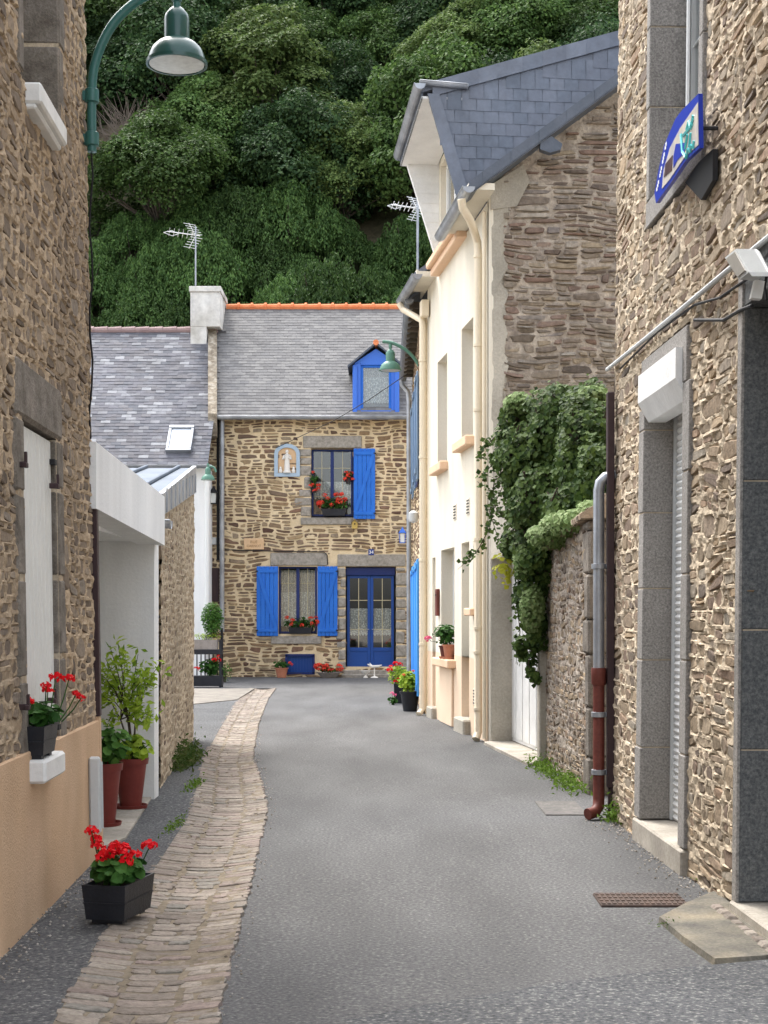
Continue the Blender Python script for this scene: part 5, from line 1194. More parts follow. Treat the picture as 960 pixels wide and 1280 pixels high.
for (a, c, z0, z1, m) in ((.7, 1.3, 3.75, 5.5, GRBL), (2.5, 3.1, 3.75, 5.5, GRBL), (4.6, 5.2, 3.75, 5.5, GRBL), (.4, 1.4, .25, 2.45, SKYB), (2.1, 3.0, .25, 2.45, SKYB), (4.2, 5.2, .25, 2.45, SKYB)):
    shutter(MH, root, a, c, z0, z1, .04, m, 5)
for (a, c, z0, z1) in ((1.32, 2.48, 3.75, 5.5), (3.02, 4.18, .25, 2.45)):
    b = MB(); b.box((a, z0, .02), (c, z1, .05), MH, 0, .01); b.build('window', NAVY, root)
b = MB(); b.lathe([(.01, 0), (.07, .02), (.085, .08), (.08, .16), (.03, .2)], P(MH, .9, 3.05, .12), 12); tag(b.build('junction_box', GREYPL, smooth=True), 'round grey wall box between the upper and lower blue shutters', 'junction box')

# ================================================================== GARAGE ANNEX and GARDEN WALL
g0, g1 = -2.72, -.12                                     # opening along the cream street line (u)
root = thing('garage', P(CR, -1.4, 0, -.3), 'white garage door set back between the cream house and the garden wall', 'garage')
b = MB(); b.box((g1, -.05, -.28), (-.03, 3.1, .0), CR, 0, .01); b.build('jamb', CEM, root)
b = MB(); b.box((g0, 2.24, -.3), (g1, 3.1, .0), CR, 0, .01); b.build('lintel', CEM, root)
b = MB(); b.box((g0 - .12, -.05, -.3), (g0, 2.24, .0), CR, 0, .01); b.build('jamb', CEM, root)
b = MB(); b.box((g0, .04, -.31), (g1, 2.24, -.27), CR, 0, .004)
for i in range(7): uu = g0 + .1 + i * .38; b.box((uu, .08, -.27), (uu + .34, 2.2, -.262), CR, 0, .004)
d_ = b.build('door', WPAINT, root); MB().box((g0 + 1.25, .95, -.262), (g0 + 1.4, .98, -.22), CR, 0, .005).build('handle', ZINC, d_)
b = MB(); b.box((g0 - .12, 0, -3.5), (-.03, 3.0, -.35), CR); b.build('wall_core', CEM, root)
b = MB(); p4 = [P(CR, g1 + .0, .0, -.27), P(CR, g0 - .1, .0, -.27), P(CR, g0 - .1, 0, .12), P(CR, g1 - .1, 0, .10), P(CR, g1, .0, .03)]
b.prism([(p_.x, p_.y, .0) for p_ in p4], (0, 0, .035)); b.build('threshold', A_CONC, root)
pA = gnd(677, 954); pB = Vector((1.80, 13.25, 0))
GW = frame(pB.x, pB.y, pA.x - pB.x, pA.y - pB.y, -1, 0); LG = (pA - pB).length
root = thing('garden_wall', (1.9, 14.6, 0), 'rubble garden wall with dark stone quoins under the ivy', 'garden wall')
ztg = lambda u: 2.42 - .26 * u / LG
b = MB(); masonry(b, GW, .16, LG, -.03, 2.6, rectin([], lambda u, v: v < ztg(u)), (.05, .13), (.08, .24), .022, .010, .014, .022, 71, rr=.7, warp=.05, ridge=.004)
b.build('wall', [MO_G, ST_R], root)
b = MB(); b.prism([P(GW, .03, 0, -.04), P(GW, LG, 0, -.04), P(GW, LG, 2.14, -.04), P(GW, .03, 2.38, -.04)], -GW.col[2].xyz * .4); b.build('wall_core', MO_G, root)
b = MB(); rg = random.Random(8); v = -.02
while v < 2.36:
    h = min(rg.uniform(.3, .5), 2.4 - v); e = rg.choice((.18, .3)) ; b.box((-.0, v + .005, -.46), (e, v + h - .005, .02 + rg.uniform(-.008, .008)), GW, 0, .02); v += h
b.build('quoin', GRAN_B, root)
b = MB(); rg = random.Random(18); u = -.04
while u < LG:
    du = rg.uniform(.035, .07); zz_ = ztg(u); l = rg.uniform(.0, .04)
    T_ = P(GW, u, zz_ - .02, .08 + l); hgt = rg.uniform(.16, .26)
    b.prism([P(GW, u, zz_ - .01, .07 + l), P(GW, u + .02, zz_ + .03, .07 + l), P(GW, u + .09, zz_ + hgt, -.18), P(GW, u + .05, zz_ + hgt - .04, -.45), P(GW, u, zz_, -.45)], (P(GW, du - .008, 0, 0) - P(GW, 0, 0, 0))); u += du
b.build('coping', ST_R, root)
# dark hedge-like ivy bank on the wall
def px_ell(px, py, Y, rx, ry, rz): return (tuple(at(px, py, Y)), (rx, ry, rz))
ELL = [px_ell(700, 540, 15.6, .42, .5, .52, ), px_ell(660, 570, 15.9, .32, .45, .42), px_ell(730, 570, 14.8, .32, .5, .62), px_ell(735, 505, 15.2, .2, .35, .25), px_ell(650, 520, 16.2, .2, .3, .2),
       px_ell(682, 625, 15.5, .36, .45, .38), px_ell(650, 600, 16.0, .2, .3, .3), px_ell(712, 640, 14.7, .3, .5, .3), px_ell(670, 690, 15.6, .24, .3, .36), px_ell(645, 680, 15.9, .14, .2, .22),
       px_ell(665, 750, 15.7, .17, .22, .34), px_ell(672, 790, 15.7, .12, .16, .25), px_ell(665, 840, 15.75, .07, .1, .16), px_ell(655, 812, 15.8, .07, .1, .14), px_ell(628, 560, 16.4, .1, .2, .25), px_ell(740, 600, 14.2, .15, .4, .4)]
iv = thing('ivy', (1.7, 15.3, 1.2), 'large mass of dark ivy spilling over the garden wall', 'ivy')
b = MB(); wts = [e[1][0] * e[1][2] for e in ELL]; tot = sum(wts)
for (c, r), w_ in zip(ELL, wts):
    k = int(27000 * w_ / tot); p_, d_ = shell(k, c, r, 0, .3)
    p_ += .05 * np.stack([vnoise(p_[:, 0] * 9, p_[:, 2] * 9, 1) - .5, vnoise(p_[:, 0] * 9, p_[:, 2] * 9, 2) - .5, vnoise(p_[:, 1] * 9, p_[:, 2] * 9, 3) - .5], 1) * 3
    nr = d_ * .7 + np.array([-.25, -.55, .45]) + RS.normal(size=d_.shape) * .38
    leaves(b, p_, nr, RS.uniform(.035, .075, k), .95, 0, .18, tip=np.tile(np.array([[0., -.2, -1.]]), (k, 1)) + RS.normal(size=(k, 3)) * .45)
b.build('leaves', LF_IVY, iv, recalc=False)
b = MB()
for (c, r) in (px_ell(715, 655, 14.2, .3, .6, .13), px_ell(690, 670, 14.8, .26, .5, .13), px_ell(735, 640, 13.7, .12, .4, .1), px_ell(655, 700, 15.6, .12, .2, .2), px_ell(650, 650, 15.6, .1, .2, .1), px_ell(665, 760, 15.5, .13, .15, .25), px_ell(648, 505, 16, .16, .2, .12), px_ell(740, 495, 15, .16, .2, .1)):
    k = int(26000 * r[0] * r[2] * 1.6); p_, d_ = shell(k, c, r, .4, .3); leaves(b, p_, d_ + np.array([-.2, -.5, .7]) + RS.normal(size=d_.shape) * .4, RS.uniform(.035, .06, k), .9, 0, .18, tip=np.tile(np.array([[0., -.2, -1.]]), (k, 1)) + RS.normal(size=(k, 3)) * .5)
b.build('pale_leaves', LF_IVY2, iv, recalc=False)
b = MB(); lb = MB()
for (pts_, Y) in ((((640, 560), (620, 575), (606, 592), (600, 610)), 16.3), (((632, 600), (618, 630), (612, 660), (596, 690), (572, 712)), 17.2), (((640, 650), (622, 640), (610, 610)), 16.6), (((655, 700), (645, 740), (650, 790), (645, 830)), 15.9), (((640, 590), (618, 600), (612, 640), (625, 680)), 16.4), (((668, 800), (660, 830), (672, 858)), 15.7), (((620, 545), (605, 560), (598, 575)), 16.6), (((700, 500), (720, 488), (745, 476)), 15.4)):
    Q = [at(px, py, Y) for px, py in pts_]; MB().tube(Q, [.006] * (len(Q) - 1) + [.002], 5).build('tendril', TWIG, iv, recalc=False)
    for i in range(len(Q) - 1):
        k = 26; tt = RS.rand(k, 1); p_ = np.array(Q[i]) * (1 - tt) + np.array(Q[i + 1]) * tt + RS.normal(size=(k, 3)) * .03
        leaves(lb, p_, RS.normal(size=(k, 3)) * .5 + np.array([-.2, -.7, .4]), RS.uniform(.035, .07, k), .9, 0, .15)
lb.build('tendril_leaves', LF_IVY, iv, recalc=False)
b = MB(); p_, d_ = shell(60, tuple(at(630, 712, 15.9)), (.13, .12, .2), 0, .5); leaves(b, p_, d_ + np.array([0, -.6, .4]), RS.uniform(.05, .08, 60), .9); b.build('yellow_leaves', LF_YEL, iv, recalc=False)
# woody core of the ivy so that no light comes through its middle
b = MB()
for (c, r) in ELL[:10]:
    for k in range(14):
        a = Vector(c) + Vector((rnd.uniform(-.5, .5) * r[0], rnd.uniform(-.3, .5) * r[1], -r[2] * .6)); e = Vector(c) + Vector((rnd.uniform(-.7, .7) * r[0], rnd.uniform(-.6, .6) * r[1], r[2] * .7)); b.tube([a, (a + e) / 2 + Vector((rnd.uniform(-.1, .1), 0, 0)), e], [.02, .015, .008], 5)
b.build('stem', TWIG, iv, recalc=False)

# ================================================================== RIGHT HOUSE
ru = lambda px, w_=0: uv(RH, px, 700, w_)[0]
root = thing('stone_house', P(RH, 1, 0, -.3), 'tall rubble house on the right with granite framed openings', 'house')
UR1 = uv(RH, 766, 800)[0]; UR0 = -3.6; H_R = 8.0
D = (ru(857), ru(808.5), .0, uv(RH, 808, 512)[1])
Wd = (ru(872.5), ru(811), uv(RH, 811, 256)[1], H_R - .6)
SHP = (-3.2, ru(935), 0, uv(RH, 935, 386)[1])
cov = [(D[0] - .1, D[1] + .1, 0, D[3] + .4), (Wd[0] - .05, Wd[1] + .05, Wd[2] - .2, Wd[3]), (SHP[0], SHP[1] + .06, 0, SHP[3] + .26)]
b = MB(); masonry(b, RH, ru(960) - .7, UR1, -.03, 6.9, rectin([(a + .03, c - .03, d, e - .03) for a, c, d, e in cov]), (.06, .17), (.13, .40), .022, .008, .015, .016, 81, rr=.58, warp=.055, ridge=.007)
b.box((UR0, 6.9, -.03), (UR1, H_R, .005), RH)
b.build('wall', [MO_R, ST_R], root)
b = MB(); b.box((UR0, 0, -6), (UR1, H_R, -1.7), RH); b.box((UR1 - .3, 0, -1.7), (UR1 - .01, H_R, -.02), RH)
b.box((UR0, SHP[3] + .3, -1.7), (Wd[0] - .35, H_R, -.04), RH); b.box((SHP[1] + .35, 0, -1.7), (D[0] - .35, SHP[3], -.04), RH); b.box((UR0, H_R - .3, -1.7), (UR1 - .3, H_R, -.03), RH); b.box((Wd[0] - .35, D[3] + .42, -1.7), (UR1 - .3, Wd[2] - .32, -.04), RH)
b.build('wall_core', MO_R, root)
b = MB(); b.prism([P(RH, UR0, H_R + .02, .25), P(RH, UR1 + .2, H_R + .02, .25), P(RH, UR1 + .2, H_R + 2.4, -3), P(RH, UR0, H_R + 2.4, -3)], (0, 0, .12)); b.build('roof', SLATE_V, root)
# door with granite frame, step, roller shutter and box
granite(RH, root, D[0], D[1], .16, D[3], .17, .27, .03, .58, .34, seed=11, ch=.006, vary=.02, lw=.1)
b = MB(); b.box((D[0] - .17, -.05, -.3), (D[1] + .17, .155, .05), RH, 0, .012); b.build('door_step', A_CONC, root)
b = MB(); n = 62
h = (D[3] - .16) / n
for i in range(n):
    v = .16 + i * h; V = [(D[0], v, -.205), (D[1], v, -.205), (D[1], v + h * .5, -.19), (D[0], v + h * .5, -.19), (D[1], v + h * .85, -.2), (D[0], v + h * .85, -.2), (D[1], v + h, -.21), (D[0], v + h, -.21)]
    b.add(V, [(0, 1, 2, 3), (3, 2, 4, 5), (5, 4, 6, 7)], 0, RH)
b.build('roller_shutter', WPAINT, root, recalc=False)
b = MB()
for a in (D[1] - .035, D[0]): b.box((a, .16, -.215), (a + .035, D[3], -.175), RH, 0, .004)
b.build('shutter_rail', GREYPL, root)
b = MB(); v1_ = D[3] + .18; v0_ = D[3] - .03; yv = uv(RH, 808, 475, .12)[1]
b.prism([(D[0] + .004, v1_ + .04, -.12), (D[0] + .004, v1_ + .04, .075), (D[0] + .004, v0_ + .06, .075), (D[0] + .004, v0_ - .07, .0), (D[0] + .004, v0_ - .07, -.12)], (D[1] - D[0] - .008, 0, 0), 0, RH); b.build('shutter_box', WPAINT, root)
room(RH, root, D[0], D[1], .1, D[3], -.3, 1.2)
# upper window
granite(RH, root, Wd[0], Wd[1], Wd[2], Wd[3], .1, .3, .03, .62, 0, seed=13, ch=.006, vary=.01)
b = MB(); b.box((Wd[0] - .1, Wd[2] - .18, -.3), (Wd[1] + .1, Wd[2] - .004, .028), RH, 0, .006); b.build('sill', GRAN, root)
window(RH, root, Wd[0], Wd[1], Wd[2], Wd[3], -.3, PVC, t=.06, mull=1, bars=True, rails=(.15, .35, .6, .85), gm=GLASSR, barm=PVC, curtain=((0, 1, SHEER, 0),)); room(RH, root, Wd[0], Wd[1], Wd[2], Wd[3], -.31, 1.2)
b = MB()
for k in range(4): b.box((Wd[1] - .06 - k * .05, Wd[2] + .01, -.235 + k * .012), (Wd[1] - .03 - k * .05, Wd[3], -.215 + k * .012), RH, 0, .003)
b.build('sash', PVC, root)
# shop opening at the right edge
granite(RH, root, SHP[0], SHP[1], .08, SHP[3], .08, .9, .03, .7, .26, jl=False, seed=15, ch=.006, vary=.004, lw=.08, m=GRAN_D)
for o in root.children:
    pass
b = MB(); v = .08; rg = random.Random(2)
b.box((SHP[1] + .001, .08, .028), (SHP[1] + .085, SHP[3] + .25, .045), RH, 0, .004); b.build('jamb_face', GRAN, root)
b = MB(); b.box((SHP[0], -.05, -.9), (SHP[1] + .08, .08, .06), RH, 0, .01); b.build('shop_step', A_CONC, root)
b = MB(); b.box((SHP[0], .08, -1.0), (SHP[1], SHP[3], -.92), RH)
for k in range(3): b.box((SHP[0] + .9 * k, .08, -.92), (SHP[0] + .9 * k + .08, SHP[3], -.88), RH, 0, .01)
b.build('shop_front', BLACKP, root)
b = MB(); rg = random.Random(44)
for i in range(900):
    side = rg.random()
    if side < .5: u = rg.uniform(-1.5, UR1); p_ = P(RH, u, 0, abs(rg.gauss(0, .10)) + .01); zz0 = .006
    elif side < .8: u = rg.uniform(-.6, UL1); p_ = P(LH, u, 0, abs(rg.gauss(0, .09)) + .03); zz0 = .016
    else: yy0 = rg.uniform(5.5, 20); p_ = Vector((interp(CRt, yy0) + rg.gauss(.02, .03), yy0, 0)); zz0 = .006
    r_ = rg.uniform(.003, .010); c0 = Vector((p_.x, p_.y, zz0 + r_ * .5))
    pts6 = [c0 + Vector((r_ * rg.uniform(.6, 1.2), 0, 0)), c0 + Vector((0, r_ * rg.uniform(.6, 1.2), 0)), c0 - Vector((r_ * rg.uniform(.6, 1.2), 0, 0)), c0 - Vector((0, r_ * rg.uniform(.6, 1.2), 0)), c0 + Vector((0, 0, r_ * .7)), c0 - Vector((0, 0, r_ * .7))]
    b.add([tuple(q_) for q_ in pts6], [(0, 1, 4), (1, 2, 4), (2, 3, 4), (3, 0, 4), (1, 0, 5), (2, 1, 5), (3, 2, 5), (0, 3, 5)])
tag(b.build('gravel', mat('grit', [(.12, .1, .08), (.3, .27, .23), (.45, .42, .38)], island=True, rough=.9, var=.1), recalc=False), 'loose grit along the feet of the walls', 'grit', kind='stuff')
# row of small cobbles in front of the shop step
b = MB(); rg = random.Random(12)
for i in range(16):
    u = SHP[1] + .12 - i * .13
    for k in range(1):
        b.box((u - .055, -.03, .075 + k * .085), (u + .055, .045 + rg.uniform(-.008, .006), .14 + k * .085), RH, 0, .015)
tag(b.build('cobble_edging', A_PAVE, keep=True), kind='structure')
# pipes at the far corner
pc = gnd(749, 1020); pc = Vector(((748.5 - 480) * 11.75 / FPX, 11.75, 0))
root = thing('downpipe', pc, 'grey zinc downpipe with a red iron foot at the right house corner', 'downpipe')
zt_, zj = pz(597, 11.75), pz(838, 11.75)
b = MB(); b.tube([pc + Vector((.26, .02, zt_ + .02)), pc + Vector((.12, .01, zt_ + .015)), pc + Vector((.05, 0, zt_ - .0)), pc + Vector((.012, 0, zt_ - .04)), pc + Vector((0, 0, zt_ - .1)), pc + Vector((0, 0, zj))], .043, 16); b.build('zinc_pipe', ZINC, root, smooth=True)
b = MB(); b.tube([pc + Vector((0, 0, zj + .01)), pc + Vector((0, 0, .16)), pc + Vector((-.005, -.02, .1)), pc + Vector((-.04, -.06, .06)), pc + Vector((-.1, -.1, .05))], .045, 16); b.lathe([(.045, -.12), (.058, -.1), (.06, -.0), (.056, .02), (.045, .02)], pc + Vector((0, 0, zj)), 16); b.build('iron_foot', REDPIPE, root, smooth=True)
for py in (708, 893, 965):
    b = MB(); b.lathe([(.05, -.02), (.058, -.018), (.058, .018), (.05, .02)], pc + Vector((0, 0, pz(py, 11.75))), 16); b.box(tuple(pc + Vector((.05, -.02, pz(py, 11.75) - .015))), tuple(pc + Vector((.14, .02, pz(py, 11.75) + .015)))); b.build('clamp', ZINC, root)
b = MB(); x_ = (758.5 - 480) * 11.72 / FPX; b.box((x_, 11.68, pz(985, 11.7)), (x_ + .055, 11.76, pz(490, 11.7)), ID, 0, .006); b.box((x_ + .01, 11.7, 0.0), (x_ + .045, 11.75, pz(985, 11.7)), ID, 0, .004); tag(b.build('corner_strip', BROWNM), 'long dark brown cable cover strip right of the grey downpipe', 'cable cover')
# conduit and cables across the facade
def wl_(px, py, w_): u, v = uv(RH, px, py, w_); return P(RH, u, v, w_)
b = MB(); b.tube([wl_(759, 462, .05), wl_(800, 429, .045), wl_(850, 388, .045), wl_(905, 342, .045), wl_(965, 293, .045)], .016, 8); t_ = b.build('conduit', GREYPL); tag(t_, 'pale grey conduit running diagonally up the right house wall', 'conduit')
b = MB(); b.tube([wl_(775, 461, .04), wl_(822, 415, .035), wl_(868, 381, .04), wl_(900, 372, .04), wl_(935, 348, .05), wl_(965, 312, .05)], .008, 6); tag(b.build('cable', BLACKC), 'thin dark cable sagging below the pale conduit on the right wall', 'cable')
b = MB(); b.tube([wl_(868, 400, .03), wl_(905, 400, .03), wl_(925, 388, .05), wl_(940, 382, .05)], .01, 6); tag(b.build('cable', BLACKC), 'short black cable looping above the dark shop opening', 'cable')
# floodlight
root = thing('floodlight', wl_(935, 335, .03), 'white tilted floodlight with motion sensor above the dark shop opening', 'floodlight')
c = wl_(933, 335, .22)
ex = Vector((.0, -.35, -.0)); 
def fb(px0, py0, w_): return wl_(px0, py0, w_)
b = MB(); q4 = [fb(906, 322, .22), fb(920, 311, .22), fb(936, 340, .22), fb(924, 350, .22)]
nrm = (q4[1] - q4[0]).cross(q4[3] - q4[0]).normalized()
b.prism(q4, RH.col[2].xyz * -.09); hsg = b.build('housing', GREYPL, root)
b = MB(); cen = sum(q4, Vector()) / 4; b.prism([cen + (p_ - cen) * .8 + RH.col[2].xyz * .002 for p_ in q4], RH.col[2].xyz * .006); b.build('lens', mat('flood_lens', (.35, .33, .3), rough=.3, var=.1), hsg)
b = MB(); b.prism([q4[1], q4[1] + Vector((.015, 0, -.01)), q4[2] + Vector((.015, 0, -.02)), q4[2]], RH.col[2].xyz * -.1); b.build('visor', PVC, root)
b = MB(); b.tube([fb(937, 335, .15), fb(946, 334, .12), fb(956, 335, .04)], [.02, .022, .03], 10); b.tube([fb(945, 336, .12), fb(944, 348, .12)], .012, 8); b.build('arm', PVC, root)
b = MB(); a = fb(944, 362, .12); b.prism([a + Vector((-.03, 0, -.05)), a + Vector((.02, 0, -.055)), a + Vector((.035, 0, .03)), a + Vector((-.01, 0, .04))], (0, -.05, 0)); b.build('sensor', PVC, root)
b = MB(); b.tube([fb(955, 335, .05), fb(958, 345, .06), fb(956, 358, .05), fb(958, 375, .05)], .007, 6); b.build('cable', BLACKC, root)
# hanging sign
SG = [(820, 254), (818, 241), (823, 213), (830, 182), (844, 149), (852, 138), (873, 117), (874, 185), (856, 202), (840, 226)]
W0_ = .13
def sp(px, py, w_=0.0):
    u, v = uv(RH, px, py, W0_); return (u, v, W0_ + w_)
root = thing('sign_board', P(RH, *sp(846, 225)[:2], 0), 'blue curved edged shop sign with turquoise lettering below the upper window', 'sign')
b = MB(); b.prism([sp(x, y) for x, y in SG], (0, 0, -.025), 0, RH); sb = b.build('board', mat('sign_blue', (.015, .04, .38), rough=.35, var=.05), root)
SGI = [(828, 236), (830, 213), (838, 185), (851, 160), (873, 128), (873.5, 181), (856, 197), (838, 224)]
b = MB(); b.prism([sp(x, y, .001) for x, y in SGI], (0, 0, .003), 0, RH); b.build('picture_panel', mat('sign_photo', [(.42, .40, .42), (.55, .50, .42), (.3, .32, .5)], scale=5, rough=.4, var=.15, vscale=9), sb)
b = MB(); b.prism([sp(x, y, .005) for x, y in ((831, 222), (833, 205), (842, 194), (841, 213))], (0, 0, .002), 0, RH); b.build('dark_picture', mat('sign_dark', [(.04, .02, .03), (.10, .05, .05)], scale=9, rough=.4), sb)
b = MB(); b.prism([sp(x, y, .005) for x, y in ((843, 196), (846, 180), (860, 178), (856, 192), (848, 200), (843, 210))], (0, 0, .002), 0, RH); b.build('blue_wedge', mat('sign_blue_deep', (.01, .03, .36), rough=.4, var=0), sb)
b = MB(); TQ = mat('turquoise_letters', (.12, .62, .62), rough=.4, var=0)
for st_ in (((853, 168), (855, 190), (859, 197), (862, 186)), ((855, 170), (861, 163), (867, 155)), ((858, 186), (861, 168)), ((863, 184), (865, 166)), ((860, 162), (863, 152), (865, 160), (868, 148)), ((866, 158), (868, 144)), ((864, 190), (866, 181)), ((868, 186), (869, 176))):
    b.tube([Vector(sp(x, y, .006)) for x, y in st_], .011, 5, 0, RH)
b.build('lettering', TQ, sb)
b = MB()
for i in range(14):
    t_ = i / 13; x = 821.5 + (833 - 821.5) * t_ ** .9; y = 236 - (236 - 180) * t_; b.box(tuple(Vector(sp(x, y)) + Vector((-.018, -.014, .001))), tuple(Vector(sp(x, y)) + Vector((.018, .010, .003))), RH) if i % 4 != 3 else None
b.build('small_lettering', LETW, sb)
b = MB(); b.tube([P(RH, *sp(870, 160)), P(RH, *(sp(870, 160)[:2]), -.02)], .012, 6); b.tube([P(RH, *sp(832, 200)), P(RH, *(sp(832, 200)[:2]), -.02)], .012, 6)
b.build('bracket', BLACKP, root)
b = MB(); e = [sp(856, 203), sp(873.5, 186), sp(873, 225), sp(859, 250), sp(840, 228)]
b.prism([(x, y, .02) for x, y, z in e], (0, 0, .03), 0, RH); b.build('painted_shadow', BLACKC, root)  # black plate shaped as the shadow the sign casts on the wall

# ================================================================== PLANTS AND PLANTERS, left foreground
# black trough on the pavement
pa_, pb_ = gnd(103, 1150), gnd(186, 1118)
ctr = gnd(146, 1153); 
trough('planter', 'black wooden trough planter on the pavement below the meter box', ctr + Vector((0.0, .06, .015)), .42, .235, .2, R(78), BLACKP, feet=True, taper=.88)
plant('geranium', 'bright red geranium in the black trough on the pavement', 'flowers', ctr + Vector((.0, .02, .20)), (.13, .2), .15, 210, .036, [(-.13, -.02, .27), (-.12, 0.02, .22), (-.1, -.02, .2), (-.04, -.05, .17), (.0, -.04, .19), (.04, -.05, .17), (.09, .0, .14), (-.01, -.1, .16), (.03, .0, .18), (.15, .1, .17), (-.06, -.08, .14), (.06, -.1, .13)], PET_R, .04)
# black box on the white sill
c = P(LH, lhu(48, 900, .04), gs, .035)
trough('window_box', 'black window box on the white sill of the shuttered window', c, .36, .14, .17, R(91), BLACKP, feet=True, taper=.8, cat='flower box')
plant('geranium', 'red geranium trailing over the window box on the white sill', 'flowers', c + Vector((.02, -.0, .15)), (.10, .16), .14, 170, .03, [(.04, -.08, .22), (.06, .05, .26), (.12, .1, .25), (.16, .08, .17), (.18, .12, .15), (-.05, -.1, .14), (.02, .05, .19)], PET_R, .032)
# two tall red pots with lime shrubs
YP = 11.6
c1 = Vector(((158 - 480) * 12.0 / FPX, 12.2, .03)); c2 = Vector(((133 - 480) * 11.3 / FPX, 11.2, .03))
pot('tall_pot', 'tall dark red pot nearest the white porch wall, right of its twin', c1, .135, .40, REDPOT, REDPOT, taper=.62)
pot('tall_pot', 'tall dark red pot partly hidden behind the meter box', c2, .13, .46, REDPOT, REDPOT, taper=.62)
t = thing('lemon_shrub', c1 + Vector((0, 0, .4)), 'tall lime green leafy shrub growing from the right red pot', 'shrub')
st = MB(); lf = MB(); B0 = c1 + Vector((0, 0, .38)); tips = []
forks = []
for i in range(4):
    a = i * 1.6; f_ = B0 + Vector((math.cos(a) * .06 - .02, math.sin(a) * .06, rnd.uniform(.3, .5))); st.tube([B0, B0.lerp(f_, .5) + Vector((.01, 0, 0)), f_], [.011, .009, .007], 6); forks.append(f_)
for i in range(26):
    a = rnd.uniform(0, 6.28); h = rnd.uniform(.3, 1.0); rr_ = .27 * math.sqrt(rnd.random()) * (1.1 - .45 * abs(h - .6)); tp = B0 + Vector((math.cos(a) * rr_ - .02, math.sin(a) * rr_, h)); f_ = forks[i % 4]; mid = f_.lerp(tp, .5) + Vector((0, 0, .05)); st.tube([f_, mid, tp], [.006, .004, .002], 5)
    k = 30; tt = RS.uniform(.1, 1.08, (k, 1)); pp = np.array(mid) * (1 - tt) + np.array(tp) * tt + RS.normal(size=(k, 3)) * .035
    leaves(lf, pp, RS.normal(size=(k, 3)) * .5 + np.array([0, -.4, .7]), RS.uniform(.045, .085, k), .42, 0, .2)
st.build('branch', TWIG, t, recalc=False); lf.build('leaves', LF_LIME, t, recalc=False)
plant('leafy_plant', 'low bright green leafy plant in the pot behind the meter box', 'plant', c2 + Vector((.03, 0, .44)), (.16, .16), .3, 170, .04, [], None, lm=LF_SHR)
plant('variegated_plant', 'pale leaved trailing plant at the rim of the right red pot', 'plant', c1 + Vector((.03, -.02, .38)), (.16, .14), .22, 120, .035, [], None, lm=LF_LIME)
# weeds
def weed(px, py, rx, ry, h, n, m, label, sz=.035):
    c = gnd(px, py); b = MB(); p_ = np.stack([RS.normal(size=n) * rx * .5 + c.x, RS.normal(size=n) * ry * .5 + c.y, np.abs(RS.normal(size=n)) * h * .5 + .015], 1)
    leaves(b, p_, RS.normal(size=(n, 3)) * .6 + np.array([0, -.3, .7]), RS.uniform(.5, 1.2, n) * sz, .4); return tag(b.build('weeds', m, recalc=False), label, 'weeds')
weed(234, 957, .12, .8, .2, 1200, WEED2, 'dry tangled weeds at the foot of the outbuilding wall', .06)
weed(243, 985, .06, .5, .06, 160, WEED, 'small green weeds beside the paved gutter below the outbuilding', .04)
weed(220, 1035, .05, .5, .04, 140, WEED, 'thin weeds along the edge of the paved gutter near the red pots', .035)
weed(680, 965, .12, .9, .1, 500, WEED, 'bright green weeds along the foot of the garden wall', .05)
weed(712, 985, .16, .7, .12, 500, WEED, 'long clump of weeds against the garden wall near the manhole cover', .05)
weed(770, 1028, .10, .2, .14, 260, WEED, 'clump of weeds at the right house corner beside the downpipe', .05)
weed(876, 1102, .05, .1, .03, 40, WEED, 'tiny weeds at the near end of the shutter door step', .03)
weed(832, 1160, .1, .12, .02, 60, WEED2, 'scattered moss at the left edge of the cement slab', .02)

